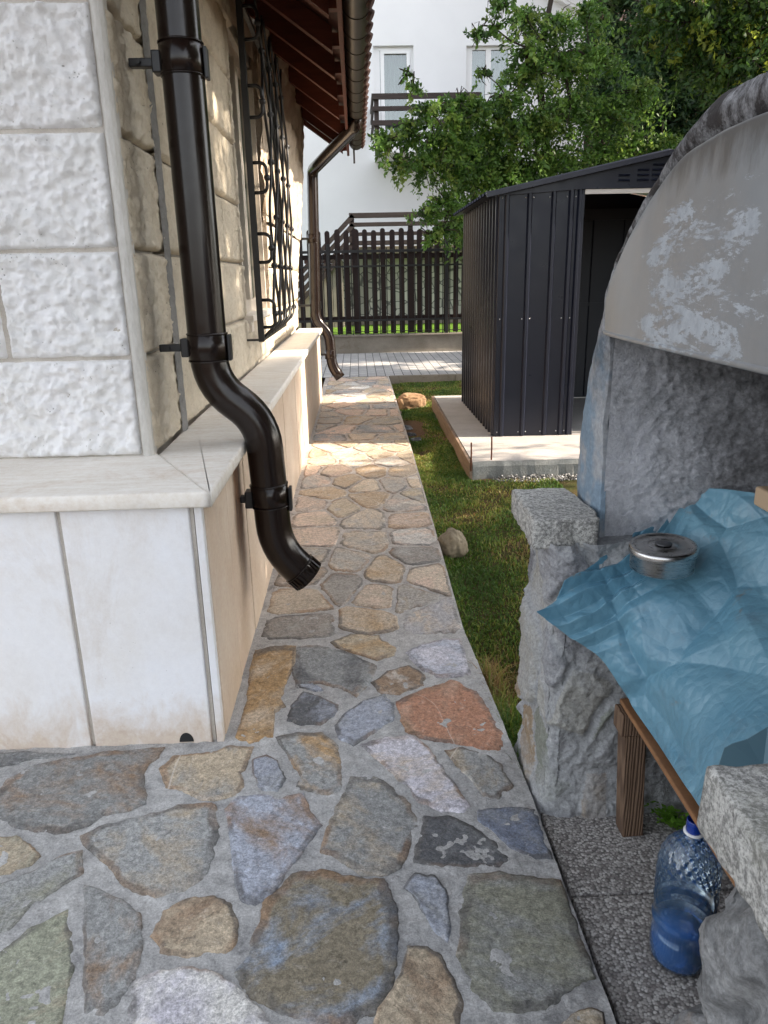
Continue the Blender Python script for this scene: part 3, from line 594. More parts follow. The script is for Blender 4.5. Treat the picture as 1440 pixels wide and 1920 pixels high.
def long(u, v):
    y = 1.925+(10.42-1.925)*v**2.0; x0 = PX-.03; return (x0+(edgeX(y)-x0)*u, y, mz(x0+(edgeX(y)-x0)*u, y))
m.grid(long, 110, 900)
def front(u, v):
    y = .75+(1.925-.75)*v; x0 = -1.45; return (x0+(edgeX(y)-x0)*u, y, mz(x0+(edgeX(y)-x0)*u, y))
m.grid(front, 420, 270)
def apron(u, v):
    y = -.6+1.35*v; x0 = -2.4; return (x0+(edgeX(y)-x0)*u, y, mz(x0+(edgeX(y)-x0)*u, y))
m.grid(apron, 140, 60); m.grid(lambda u, v: (-2.4+.95*u, .75+1.175*v, mz(-2.4+.95*u, .75+1.175*v)), 60, 60)
def side(u, v):
    y = -.6+(10.42+.6)*v; return (edgeX(y)+.004*MN.noise(Vector((y*9, u*3, 5)))*(u > .01), y, mz(edgeX(y), y)*(1-u)-.16*u)
m.grid(side, 5, 500)
m.add([(-2.4, -.6, -.16), (edgeX(-.6), -.6, -.16), (edgeX(-.6), -.6, 0), (-2.4, -.6, 0)], [(0, 1, 2, 3)])
k = len(m.v)-len(ca); ca += [(0, 0, 0, 1)]*k; cb += [(0, 0, 0, 1)]*k; cr += [(0, 0, 0, 1)]*k
m.col = {'col': ca, 'colb': cb, 'rim': cr}
struct(m.build('path', [M['flag'], M['mortar']], fix=False))

# --- paved yard with its kerb, the retaining wall and what lies beyond the fence
m = MB(); m.add([(-4, 10.425, .0), (8, 10.5, .0), (8, 13.55, .03), (-4, 13.55, .03)], [(0, 1, 2, 3)]); struct(m.build('paved_yard', M['paver'], fix=False))
m = MB()
for i in range(8): m.box(.43+i*.9, .43+i*.9+.894, 10.36, 10.42, -.13, .012, .006)
tag(m.build('kerb', M['conc']), 'pale concrete kerb where the grey block paving meets the lawn', 'kerb')
m = MB(); m.add([(-30, 13.75, .33), (40, 13.75, .33), (40, 60, .36), (-30, 60, .36)], [(0, 1, 2, 3)])
gm = NT('bright_lawn', .9, .1); M['lawn2'] = gm.out(gm.mix(gm.ramp(gm.noise(8, 6, .7), [(.4, 0.), (.6, 1.)]), (.13, .24, .03), (.08, .16, .02)), None, gm.bump(gm.noise(60, 5, .8), 1, .03))
struct(m.build('neighbour_lawn', M['lawn2'], fix=False))
m = MB()
m.grid(lambda u, v: (-4+9*u, 13.54-.004*MN.noise(Vector((u*60, v*4, 0))), -.05+.38*v), 120, 6); m.box(-4, 5, 13.56, 13.74, -.1, .335, .008)
m.box(-4, 5, 13.50, 13.76, .318, .345, .006)
tag(m.build('retaining_wall', M['conc']), 'low stained concrete wall below the dark picket fence', 'wall')

# ================================================================== FENCES
def pale(cx, w, z0, z1, y):
    mm = MB(); n = 8; poly = [(cx-w/2, z0), (cx+w/2, z0)]+[(cx+w/2*math.cos(math.pi*i/n), z1-w/2+w/2*math.sin(math.pi*i/n)) for i in range(n+1)]
    mm.prism(poly, 1, y, y+.022); return mm
fn = thing('picket_fence', 'dark brown wooden picket fence with rounded tops beyond the paving', 'fence', (.5, 13.68, .34))
random.seed(4)
for i in range(20):
    x = -1.1+.158*i+random.uniform(-.008, .008)
    pale(x, random.uniform(.085, .097)+(.03 if i in (7, 13, 15) else 0), .36, 2.10+random.uniform(-.02, .02), 13.66).build('picket', M['picket'], fn)
for z in (.62, 1.66):
    mm = MB(); mm.box(-1.3, 2.1, 13.684, 13.73, z-.04, z+.04, .005); mm.build('rail', M['picket'], fn)
mf = thing('metal_railing', 'black iron railing standing on the low wall in front of the pickets', 'railing', (.5, 13.6, .34))
for z, h in ((.59, .035), (1.50, .03), (1.745, .045), (.40, .012)):
    mm = MB(); mm.box(-1.4, 2.2, 13.60, 13.62, z-h/2, z+h/2, .002); mm.build('rail', M['black'], mf)
for i in range(28):
    x = -1.3+.1225*i; mm = MB(); mm.box(x-.008, x+.008, 13.603, 13.617, .345, 1.80); mm.build('baluster', M['black'], mf)
for x in (-.47, 1.58): 
    mm = MB(); mm.box(x-.025, x+.025, 13.56, 13.60, .345, 1.87 if x < 0 else 1.95, .003); mm.build('post', M['black'], mf)

# ================================================================== NEIGHBOUR'S HOUSE
nh = thing('white_house', 'tall white rendered house with balcony and stone cladding behind the picket fence', 'house', (2, 19, .34))
NY = 19.0
W1 = (.54, 1.44, 4.15, 6.25); W2 = (2.63, 3.66, 4.9, 6.23)
m = MB()
def wallrect(x0, x1, z0, z1): m.box(x0, x1, NY, NY+.3, z0, z1)
xs = [-9, W1[0], W1[1], W2[0], W2[1], 4.6]
wallrect(-9, W1[0], .2, 11); wallrect(W1[1], W2[0], .2, 11); wallrect(W2[1], 5.4, .2, 11)
wallrect(W1[0], W1[1], .2, W1[2]); wallrect(W1[0], W1[1], W1[3], 11); wallrect(W2[0], W2[1], .2, W2[2]); wallrect(W2[0], W2[1], W2[3], 11)
m.box(-9, 5.4, 26, 26.3, .2, 11); m.box(5.1, 5.4, NY+.3, 26, .2, 11)
m.build('wall', M['white'], nh)
for (x0, x1, z0, z1), lb, sp in ((W1, 'balcony door window with pale curtain', .0), (W2, 'window half hidden by the tree', 0)):
    m = MB(); f = .065; y0, y1 = NY+.10, NY+.17
    m.box(x0, x1, y0, y1, z1-f, z1); m.box(x0, x1, y0, y1, z0, z0+f); m.box(x0, x0+f+.08, y0, y1, z0+f, z1-f); m.box(x1-f, x1, y0, y1, z0+f, z1-f)
    if lb[0] == 'w': m.box((x0+x1)/2-.06, (x0+x1)/2+.06, y0, y1, z0+f, z1-f)
    else: m.box(x0+.155, x0+.24, y0-.02, y1-.02, z0+f, z1-f); m.box(x1-.15, x1-.07, y0-.02, y1-.02, z0+f, z1-f); m.box(x0+.24, x1-.15, y0-.02, y1-.02, z1-.14, z1-f); m.box(x0+.24, x1-.15, y0-.02, y1-.02, z0+f, z0+.2)
    wd = m.build('window', M['pvc'], nh); lab(wd, lb)
    m = MB(); m.box(x0+f, x1-f, NY+.145, NY+.15, z0+f, z1-f); m.build('pane', M['pane'], wd)
    m = MB(); m.grid(lambda u, v: (x0+.02+(x1-x0-.04)*u, NY+.30+.03*math.sin(u*60+1.5*math.sin(u*9)), z0+(z1-z0)*v), 90, 2, flip=True); m.build('curtain', M['curtain'], wd)
m = MB(); m.box(1.46, 1.6, 0, 0.01, 0, .01) if False else None
m = MB(); m.box(.52, 2.75, 17.6, 19, 3.86, 3.98, .01); m.build('balcony_floor', M['white'], nh)
br = None
m = MB()
for z, h in ((4.93, .11), (4.70, .09), (4.43, .10)): m.box(.44, 2.75, 17.5, 17.55, z-h/2, z+h/2, .005)
for z, h in ((4.93, .11), (4.70, .09), (4.43, .10)): m.box(.44, .49, 17.56, 19, z-h/2, z+h/2, .005)
for x in (.54, 2.2): m.box(x-.05, x+.05, 17.56, 17.63, 3.8, 4.9, .005)
m.build('balcony_railing', M['rail_wood'], nh)
m = MB(); m.bar((4.0, 18.9, 7.45), (5.5, 18.9, 6.75), .25, .10); m.bar((4.0, 18.95, 7.36), (5.5, 18.95, 6.66), .3, .06); m.build('roof_edge', M['white'], nh)
# terrace and stair with dark rails, stone clad wall and reddish door
m = MB(); m.box(-.1, 4.6, 16.2, 19, 1.78, 1.92, .01); m.build('terrace_floor', M['conc'], nh)
m = MB()
for z, h in ((2.50, .10), (2.33, .08), (2.15, .07), (1.98, .09)): m.box(-.1, 4.4, 16.0, 16.045, z-h/2, z+h/2, .005)
for x in (-.05, 1.13, 2.4, 3.6): m.box(x-.05, x+.05, 16.05, 16.12, 1.4, 2.5, .005)
for k in (0, .17, .36, .52): m.bar((-.02, 16.02, 2.5-k), (-1.6, 16.02, .95-k), .04, .09)
m.box(-1.62, -1.54, 16.05, 16.12, .3, 1.0, .004)
m.build('terrace_railing', M['rail_wood'], nh)
sm_ = NT('irregular_stone_cladding', .85, .25); d = sm_.vor(4.2, sm_.map((1, 1, 1.2)), 'DISTANCE_TO_EDGE'); cc = sm_.n('SeparateColor'); sm_.L(sm_.vor(4.2, sm_.map((1, 1, 1.2)), 'F1', 'Color'), cc.inputs[0])
M['clad'] = sm_.out(sm_.mix(sm_.ramp(d, [(.02, 0.), (.06, 1.)]), (.12, .12, .12), sm_.ramp(cc.outputs[0], [(0., (.30, .29, .28)), (1., (.52, .50, .47))])), None, sm_.bump(d, .6, .03))
m = MB(); m.box(-.28, 4.6, 16.9, 17.1, .45, 1.78); m.build('stone_cladding', M['clad'], nh)
m = MB(); m.box(-3, 4.7, 16.8, 17.2, .3, .449, .01); m.build('base_course', M['conc'], nh)
m = MB(); m.box(-.82, -.36, 17.3, 17.36, .72, 1.62, .004); dr = m.build('door', M['wood_red'], nh)
m = MB(); m.box(-1.1, -.3, 16.95, 17.4, 1.625, 1.70, .01); m.build('lintel', M['tile'], nh)
m = MB(); 
for i in range(7): m.box(-1.7+.22*i-.1, -1.7+.22*i+.11, 16.1, 17.2, .3, .47+.2*i*0+.2*(i), .005)
m.build('stair', M['conc'], nh)

# second house far right, seen in scraps through the leaves
h2 = thing('brick_house', 'pinkish brick house with white roof edge glimpsed through the trees', 'house', (9, 20, .3))
bm_ = NT('pink_brick', .9, .2); bt = bm_.n('TexBrick'); bm_.L(bm_.map((1, 1, 1), (rad(90), 0, 0)), bt.inputs[0]); bt.inputs['Scale'].default_value = 4
bt.inputs['Color1'].default_value = (.42, .27, .21, 1); bt.inputs['Color2'].default_value = (.36, .22, .17, 1); bt.inputs['Mortar'].default_value = (.45, .42, .38, 1)
M['brick'] = bm_.out(bt.outputs[0])
m = MB(); m.box(5.8, 16, 16, 27, .3, 9.5); m.prism([(5.8, 9.5), (16, 9.5), (10.9, 14.)], 1, 16, 27); m.build('wall', M['brick'], h2)
m = MB(); m.bar((5.2, 15.6, 9.16), (10.9, 15.6, 14.15), .2, .12); m.bar((16.6, 15.6, 9.16), (10.9, 15.6, 14.15), .2, .12); m.build('roof_edge', M['white'], h2)
m = MB(); m.add([(5.0, 15.5, 9.12), (10.9, 15.5, 14.28), (10.9, 27.5, 14.28), (5.0, 27.5, 9.12)], [(0, 1, 2, 3)]); m.add([(16.8, 15.5, 9.12), (10.9, 15.5, 14.28), (10.9, 27.5, 14.28), (16.8, 27.5, 9.12)], [(0, 1, 2, 3)])
m.build('roof', M['tile'], h2)

# ================================================================== THE STONE HOUSE ON THE LEFT
ho = thing('stone_house', 'rock-faced pale limestone house on smooth plinth, left of the flagstone path', 'house', (-1.5, 5.5, 0))
WX, WY, YE = -.675, 2.355, 8.72     # side wall plane, front wall plane, far end
LZ = .772                           # top of the ledge
def lean(y, z): return .155*sm(5.2, 7.4, y)*sm(.8, 2.9, z)
m = MB()                            # wall body, with the window opening left free
m.box(-3.2, WX-.02, WY+.006, 4.72, .70, 3.0); m.box(-3.2, WX-.02, 4.72, 5.90, .70, 1.062); m.box(-3.2, WX-.02, 4.72, 5.90, 2.70, 3.0)
m.box(-3.2, WX-.02, 5.90, YE, .70, 3.3); m.box(-3.2, -.95, 4.72, 5.9, 1.062, 2.70)
wall = m.build('wall', M['joint'], ho)
def block(mm, o, u, v, n, W, H, res, seed, off=None, amp=1.0, lo=.35, hi=.95):
    o, u, v, n = map(Vector, (o, u, v, n)); nu, nv = max(3, int(W/res)), max(3, int(H/res))
    def f(a, b):
        x, y = a*W, b*H; p = o+u*x+v*y
        e = min(x, W-x, y, H-y); q = p+Vector((seed, seed*2, 0))
        e2 = e + .006*MN.noise(q*30)
        t = sm(.0, .013, e2)
        r = MN.fractal(q*9, .9, 2.1, 2)*lo + MN.fractal(q*28, .55, 2.1, 5)*hi + abs(MN.noise(q*21))*-.7*hi
        if res < .01: dv, _p = MN.voronoi(q*24); r += (dv[0]-.42)*.9*hi
        h = t*(.012+.016*r*amp) + (.003 if e > .001 else -.012)
        if off: h += off(p.y, p.z)
        jit = (u*MN.noise(q*25) + v*MN.noise(q*25+Vector((9, 9, 9))))*.002
        return p + n*h + jit
    mm.grid(f, nu, nv, smooth=False)
def smooth_flag(mm): mm.sm = [True]*len(mm.sm)
rows = [(LZ+.004, 1.078), (1.086, 1.392), (1.400, 1.710), (1.718, 2.028), (2.036, 2.35), (2.358, 2.66), (2.668, 2.98)]
m = MB(); random.seed(3)
for r, (a, b) in enumerate(rows):
    xe = -.692
    cuts = {0: [-1.62], 1: [-1.063, -2.0], 2: [-1.62], 3: [-1.063, -2.0], 4: [-1.62], 5: [-1.063], 6: [-1.62]}[r]
    xs = [xe]+cuts+[-2.6]
    for x1, x0 in zip(xs, xs[1:]):
        block(m, (x0+.006, WY, a), (1, 0, 0), (0, 0, 1), (0, -1, 0), x1-x0-.012, b-a, .0065 if x1 > -1.1 else .02, r*3.1+x0, amp=1.0)
smooth_flag(m); lab(m.build('front_wall_block', M['block_front'], ho), 'pale rock-faced blocks of the front wall facing the viewer')
m = MB()
for r, (a, b) in enumerate(rows):
    far = [5.9, 6.75, 7.6, YE-.02] if r % 2 else [5.9, 6.3, 7.2, YE-.02]
    near = [2.368, 2.80, 3.78, 4.70] if r % 2 else [2.368, 2.80, 4.05, 4.70]
    if r == 0:
        segs = near[:-1]+[4.9, 5.5, 6.3, 7.2, YE-.02]
    elif r == 6: segs = [2.368, 2.8, 3.9, 4.9]
    else: segs = None
    for ys in ([segs] if segs else [near, far]):
        if ys is far and r > 2: continue
        for y0, y1 in zip(ys, ys[1:]):
            res = .0075 if y0 < 2.7 else (.012 if y0 < 4.5 else .03)
            block(m, (WX, y0+.004, a), (0, 1, 0), (0, 0, 1), (1, 0, 0), y1-y0-.008, b-a, res, r*2.3+y0, off=lean, amp=.8, lo=.16, hi=.62)
smooth_flag(m); lab(m.build('side_wall_block', M['block'], ho), 'warm toned rock-faced blocks of the side wall along the path')
m = MB()                            # rough plaster on the far upper side wall
m.grid(lambda u, v: (WX+.012+lean(5.86+(YE-5.86)*u, 1.71+1.45*v)+.03*MN.fractal(Vector((1, (5.86+2.86*u)*5, (1.71+1.45*v)*5)), .8, 2.1, 5), 5.86+(YE-5.86)*u, 1.715+1.45*v), 150, 90)
m.grid(lambda u, v: (WX+.012+.02*MN.fractal(Vector((1, (4.7+1.2*u)*5, (2.7+.4*v)*5)), .8, 2.1, 5), 4.68+1.2*u, 2.70+.4*v), 50, 20)
m.grid(lambda u, v: (WX+.012+lean(YE, .8+2.3*v)-u*.4, YE-.0+.012*MN.fractal(Vector((u*5, 3, v*12)), .8, 2.1, 4), .8+2.3*v), 12, 60)
m.grid(lambda u, v: (WX-.06+(.075+lean(5.9, .8+2.3*v))*u, 5.902-.0, .78+2.3*v), 3, 20)
lab(m.build('upper_wall_plaster', M['plaster'], ho), 'rough tan plaster high on the far side wall')
m = MB()                            # drafted corner strips and the thin frame lines at the corner
m.grid(lambda u, v: (-.6915+.022*u+.0012*MN.noise(Vector((u*3, 1, v*60))), WY-.012+.003*abs(u-.5)*2+.0022*MN.noise(Vector((u*5, 3, v*70))), LZ+2.2*v), 4, 400)
m.grid(lambda u, v: (-.6695+.010*sm(0, .4, u)+.0015*MN.noise(Vector((u*3, 7, v*60))), WY-.009+.022*u, LZ+2.2*v), 6, 400); m.box(-.699, WX+.012, WY+.014, WY+.05, LZ, 3.0)
m.build('corner_strip', M['margin'], ho)
m = MB()                            # cement smear running down beside the downpipe
m.grid(lambda u, v: (WX+.0275-.010*(abs(u-.5)*2)**2+.003*MN.noise(Vector((u*3, v*90, 0))), 2.752+.080*u+.012*MN.noise(Vector((0, v*14, 4+u*0)))+.006*MN.noise(Vector((u*4, v*60, 4))), LZ+2.2*v), 6, 300)
m.build('cement_smear', M['cement'], ho)

# ledge
def slabpoly(mm, poly, z0, z1, r=.006, jit=.0022, step=.02, dip=None):
    o = []
    for i in range(len(poly)):
        a, b = poly[i], poly[(i+1) % len(poly)]; L = math.hypot(b[0]-a[0], b[1]-a[1]); n = max(1, int(L/step))
        for k in range(n): t = k/n; o.append((a[0]+(b[0]-a[0])*t, a[1]+(b[1]-a[1])*t))
    cx = sum(p[0] for p in poly)/len(poly); cy = sum(p[1] for p in poly)/len(poly); N = len(o); vs = []
    nrm = []
    for i in range(N):
        p, q = o[i-1], o[(i+1) % N]; dx, dy = q[0]-p[0], q[1]-p[1]; L = math.hypot(dx, dy)+1e-9; nrm.append((dy/L, -dx/L))
    s = 1 if sum(o[i][0]*o[(i+1) % N][1]-o[(i+1) % N][0]*o[i][1] for i in range(N)) > 0 else -1
    for lv, (ins, z) in enumerate(((.002, z0), (0, z0+.004), (0, z1-r), (r*.4, z1-r*.3), (r*1.3, z1))):
        for i, (x, y) in enumerate(o):
            j = jit*MN.noise(Vector((x*40, y*40, z*60+lv)))
            if lv in (1, 2): j -= .010*max(0, MN.noise(Vector((x*9, y*9, 7.7+lv*0)))-.55)*3
            vs.append((x-s*nrm[i][0]*(ins-j), y-s*nrm[i][1]*(ins-j), z+(dip(x, y) if dip and z > z0+.01 else 0)))
    b = mm.add(vs, [(l*N+i, l*N+(i+1) % N, (l+1)*N+(i+1) % N, (l+1)*N+i) for l in range(4) for i in range(N)], True)
    mm.f += [tuple(b+4*N+i for i in range(N)), tuple(b+i for i in reversed(range(N)))]; mm.mi += [mm.m]*2; mm.sm += [False]*2
m = MB(); LX, LY = -.398, 1.893
slabpoly(m, [(-1.9, LY), (LX-.003, LY), (WX+.018, WY+.03), (-1.9, WY+.03)], .733, LZ+.003)
slabpoly(m, [(-2.8, LY), (-1.904, LY), (-1.904, WY+.03), (-2.8, WY+.03)], .733, LZ+.002)
ys = [LY+.002, 3.02, 3.78, 4.55, 5.35, 6.1, 6.9, 7.7, YE+.03]
for i, (a, b) in enumerate(zip(ys, ys[1:])):
    p = [(LX, a+.002), (LX, b-.002), (WX+.01, b-.002), (WX+.01, a+.002)] if i else [(LX, a), (LX, b-.002), (WX+.01, b-.002), (WX+.02, WY+.03)]
    slabpoly(m, p, .732+.001*(i % 2), LZ+.0015*(i % 2)-.001)
m.build('ledge', M['ledge'], ho)
# plinth
m = MB(); m.box(-3.2, PX-.026, PY+.012, YE, -.1, .731); m.build('plinth_core', M['joint'], ho)
m = MB()
xs = [-2.8, -2.1, -1.48, -.814, -.460]
for i, (a, b) in enumerate(zip(xs, xs[1:])): m.box(a+.006, b-.006, PY-.001*(i % 2), PY+.04, -.02, .7325, .0045)
m.box(-.452, PX-.001, PY-.0, PY+.026, -.02, .7325, .003)
lab(m.build('plinth_slab', M['plinth_f'], ho), 'smooth white stone slabs of the front plinth')
m = MB()
ys = [PY+.028, 2.29, 2.66, 3.05, 3.42, 3.86, 4.22, 4.66, 5.05, 5.48, 5.9, 6.3, 6.72, 7.12, 7.5, 7.95, 8.35, YE]
for i, (a, b) in enumerate(zip(ys, ys[1:])): m.box(PX-.04, PX-.002*(i % 2), a+.005, b-.005, -.02, .7315, .005)
lab(m.build('plinth_slab', M['plinth_s'], ho), 'warm stained stone slabs of the side plinth')
m = MB(); n = 14; m.prism([(-.540+.021*math.cos(math.pi*i/n), .004+.030*math.sin(math.pi*i/n)) for i in range(n+1)], 1, PY-.0022, PY+.01)
m.build('drain_shade_disc', NT('drain_shade_black', .9, .1).out((.03, .03, .03)), ho)  # black half-disc on the plinth face, painted as the shade in a drain hole
m = MB(); m.box(-3.2, PX-.03, YE-.001, YE+.01, -.1, .73); m.build('end_plinth', M['plinth_s'], ho)

# window with frame, sill and grille
wi = MB(); xw = -.745
for (a, b, c, d) in ((4.725, 4.80, 1.10, 2.695), (5.82, 5.895, 1.10, 2.695)): wi.box(xw-.06, xw+.02, a, b, c, d, .004)
wi.box(xw-.06, xw+.02, 4.80, 5.82, 1.10, 1.18, .004); wi.box(xw-.06, xw+.02, 4.80, 5.82, 2.62, 2.695, .004)
wi.box(xw-.05, xw+.035, 5.25, 5.36, 1.18, 2.62, .004); wi.box(-.72, -.676, 4.735, 4.765, 1.10, 2.69, .003); wi.box(-.72, -.676, 5.855, 5.885, 1.10, 2.69, .003)
win = wi.build('window', M['cream'], ho); lab(win, 'cream framed window behind the iron grille')
m = MB(); m.box(xw-.02, xw-.015, 4.80, 5.25, 1.18, 2.62); m.box(xw-.02, xw-.015, 5.36, 5.82, 1.18, 2.62); m.build('pane', M['pane'], win)
m = MB(); m.box(-.93, -.925, 4.73, 5.89, 1.1, 2.69); m.build('curtain', M['curtain'], win)
m = MB(); m.box(-.80, -.628, 4.70, 5.92, 1.062, 1.099, .004); m.box(-.71, -.64, 4.70, 4.80, 1.00, 1.061, .004); m.build('sill', M['ledge'], win)
GX = -.575
m = MB(); m.box(GX-.017, GX+.017, 4.583, 4.617, .95, 2.8, .002); gr = m.build('window_grille', M['black'], ho); lab(gr, 'black wrought iron window grille with knotted wavy bars')
m = MB(); m.box(GX-.10, GX-.0145, 4.59, 4.61, .955, .967); m.box(GX-.012, GX+.012, 4.615, 6.14, .952, .976); m.box(GX-.012, GX+.012, 4.615, 6.14, 2.72, 2.745); m.box(GX-.012, GX+.012, 6.14, 6.164, .95, 2.8); m.box(GX-.10, GX-.013, 6.142, 6.16, .955, .967); m.build('frame', M['black'], gr)
zd = [AY(508, y, 4.6)[2] for y in (588, 465, 333, 190, 42)]
loops = []
for z in zd:
    m = MB(); hh = .078; pts = [(GX+.01, 4.6, z+hh)]+[(GX+.055+.035*math.sin(a), 4.6, z+(hh-.035)+.035*math.cos(a)) for a in np.linspace(0, math.pi/2, 6)]+[(GX+.055+.035*math.cos(a), 4.6, z-(hh-.035)-.035*math.sin(a)) for a in np.linspace(0, math.pi/2, 6)]+[(GX+.01, 4.6, z-hh)]
    m.tube(pts, .0095, 8); m.ball((GX+.092, 4.6, z), .019, 10, 6); m.build('loop', M['black'], gr)
nb = 8
for i in range(nb):
    m = MB(); y0 = 4.68+i*.19; ph = i % 2; pts = []
    zk = [1.10+.285*k for k in range(6)]
    z = .965
    while z < 2.74:
        k = (z-1.10)/.285; a = .082*math.cos(math.pi*k)*(1 if ph else -1)*sm(.97, 1.12, z)
        xo = GX+.092-.085*(1-sm(.955, 1.09, z))**2 + .010*math.sin(z*4)
        pts.append((xo, y0+a, z)); z += .03
    m.tube(pts, .0085, 6)
    for k in range(6):
        zz = 1.10+.285*k
        if (k % 2 == 0) == bool(ph): m.ball((GX+.092+.010*math.sin(zz*4), y0+.092, zz), .020, 8, 6)
    m.build('bar', M['black'], gr)

# roof: rafters, boards, fascia, gutter, tiles
SL = .70
def rz(x): return 2.60+SL*(-.10-x)      # underside of the rafters
m = MB(); t = .135
m.add([(-.05, .9, rz(-.05)+t), (-.05, 9.02, rz(-.05)+t), (-3.2, 9.02, rz(-3.2)+t), (-3.2, .9, rz(-3.2)+t)], [(0, 1, 2, 3)])
m.add([(.075, .9, rz(.075)+t+.05), (.075, 9.03, rz(.075)+t+.05), (-3.2, 9.03, rz(-3.2)+t+.05), (-3.2, .9, rz(-3.2)+t+.05)], [(0, 1, 2, 3)])
roof = m.build('roof', M['soffit'], ho, fix=False)
m = MB(); k = 0; y = .9
while y < 9.0:                       # tile courses showing as a bumpy edge above the gutter
    m.tube([(.128+.003*(k % 2), y, rz(.08)+t+.055), (-.9, y, rz(-.9)+t+.075)], [.062, .062], 10, sx=.45); y += .20; k += 1
m.build('tile_edge', M['tile'], roof)
for y in [8.93, 8.52, 7.85, 7.10, 6.38, 5.75, 5.13, 4.48, 3.82, 3.16, 2.5, 1.84, 1.2]:
    m = MB(); m.prism([(-.10, rz(-.10)), (-.10, rz(-.10)+.13), (-1.6, rz(-1.6)+.13), (-1.6, rz(-1.6))], 1, y-.035, y+.035)
    if y > 8.9: m.v = [(q[0], q[1], q[2]) for q in m.v]
    m.build('rafter', M['wood_red'], roof)
    m = MB(); m.box(-.0995, -.056, y-.03, y+.03, 2.63, 2.70); m.build('rafter_end', M['wood_red'], roof)
m = MB(); m.box(-.055, -.030, .9, 9.0, 2.585, 2.80, .003); m.build('fascia', M['wood_red'], roof)
m = MB(); gx, gz, R_ = .047, 2.715, .078
ng = 16; arc = [(gx+R_*math.cos(math.pi*(1+i/ng)), gz+R_*math.sin(math.pi*(1+i/ng))) for i in range(ng+1)]
m.grid(lambda u, v: (arc[int(round(u*ng))][0], 1.0+(8.97-1.0)*v, arc[int(round(u*ng))][1]), ng, 2)
m.grid(lambda u, v: (gx+(arc[int(round(u*ng))][0]-gx)*.95, 1.0+(8.96-1.0)*v, gz+(arc[int(round(u*ng))][1]-gz)*.95+.001), ng, 2, flip=True)
m.prism([(a*1, b*1) for a, b in arc], 1, 8.955, 8.97); m.tube([(gx+R_, 1.0, gz+.004), (gx+R_, 8.97, gz+.004)], .008, 8)
gut = m.build('gutter', M['gutter'], ho, fix=False); lab(gut, 'dark half-round gutter along the eave')
y = 1.3; k = 0
while y < 8.9:
    m = MB(); ww = .012 if k % 2 else .03
    for a, b in ((y, y+ww),):
        r2 = R_+.004; arc2 = [(gx+r2*math.cos(math.pi*(1+i/ng)), gz+r2*math.sin(math.pi*(1+i/ng))) for i in range(ng+1)]+[(gx+(R_-.001)*math.cos(math.pi*(2-i/ng)), gz+(R_-.001)*math.sin(math.pi*(2-i/ng))) for i in range(ng+1)]
        m.prism(arc2, 1, a, b)
    m.build('gutter_bracket', M['gutter'], gut); y += .31 if k % 2 else .36; k += 1
m = MB(); m.bar((.02, 8.93, 2.66), (.02, 8.93, 2.50), .02, .02, up=(0, 1, 0)); m.build('gutter_stub', M['gutter'], gut)

def spline(pts, n=8):
    pts = [Vector(p) for p in pts]; P = [pts[0]*2-pts[1]]+pts+[pts[-1]*2-pts[-2]]; o = []
    for i in range(1, len(P)-2):
        for k in range(n):
            t = k/n; a, b, c, d = P[i-1], P[i], P[i+1], P[i+2]
            o.append(.5*((2*b)+(c-a)*t+(2*a-5*b+4*c-d)*t*t+(3*b-a-3*c+d)*t**3))
    return o+[pts[-1]]
def bendpath(pts, rads, n=7):          # straight runs joined by round bends
    pts = [Vector(p) for p in pts]; o = [pts[0]]
    for i in range(1, len(pts)-1):
        a, b, c = pts[i-1], pts[i], pts[i+1]; u = (a-b).normalized(); v = (c-b).normalized(); r = rads[i-1]
        p, q = b+u*r, b+v*r
        for k in range(n+1): t = k/n; o.append(p*(1-t)**2+b*2*t*(1-t)+q*t*t)
    return o+[pts[-1]]
def downpipe(label, path, rads, R0, collars, clips, ribs=True):
    P = bendpath(path, rads); m = MB(); m.tube(P, R0, 32)
    dp = m.build('downpipe', M['pipe'], ho); lab(dp, label)
    for (a, b) in collars:
        m = MB(); a, b = Vector(a), Vector(b); d = (b-a).normalized(); L = (b-a).length
        m.tube([a, a+d*.001, a+d*L*.5, b-d*.001, b], [R0+.0005, R0+.003, R0+.003, R0+.003, R0+.0005], 32)
        m.tube([a+d*.002, a+d*.006], R0+.0048, 32); m.tube([b-d*.006, b-d*.002], R0+.0048, 32); m.build('collar', M['pipe'], dp)
    return dp
dp = downpipe('thick brown downpipe at the near house corner with swan-neck over the ledge', [(.03, 2.55, 2.66), (.02, 2.55, 2.58), (-.5, 2.55, 2.27), (-.497, 2.55, .965), (-.336, 2.55, .845), (-.318, 2.55, .375), (-.205, 2.555, .258)], [.03, .09, .10, .10, .10], .063,
    [((-.499, 2.55, 1.98), (-.499, 2.55, 1.885)), ((-.497, 2.55, 1.14), (-.497, 2.55, 1.045)), ((-.328, 2.55, .62), (-.325, 2.55, .535))], [])
for (x, z, xx) in ((-.499, 1.925, WX+.02), (-.497, 1.093, WX+.02), (-.326, .565, PX)):
    m = MB(); m.box(xx, x-.080, 2.535, 2.565, z-.012, z+.012, .003); m.box(x-.086, x-.060, 2.522, 2.578, z-.03, z+.03, .004); m.tube([(xx+.03, 2.52, z), (xx+.03, 2.585, z)], .008, 8)
    m.build('bracket', M['black'], dp)
    m = MB(); m.box(x+.066, x+.077, 2.53, 2.57, z-.045, z+.04, .003); m.build('clamp_strap', M['black'], dp)
m = MB(); dd = (Vector((-.205, 2.555, .258))-Vector((-.318, 2.55, .375))).normalized(); e = Vector((-.205, 2.555, .258)); up = dd.cross(Vector((0, 1, 0)))
for i in range(26):
    a = 2*math.pi*i/26; r = (Vector((0, 1, 0))*math.cos(a)+up*math.sin(a))
    if math.sin(a+.5) > -1: m.bar(e+r*.0655-dd*.042, e+r*.0655-dd*.001, .007, .0030, up=r)
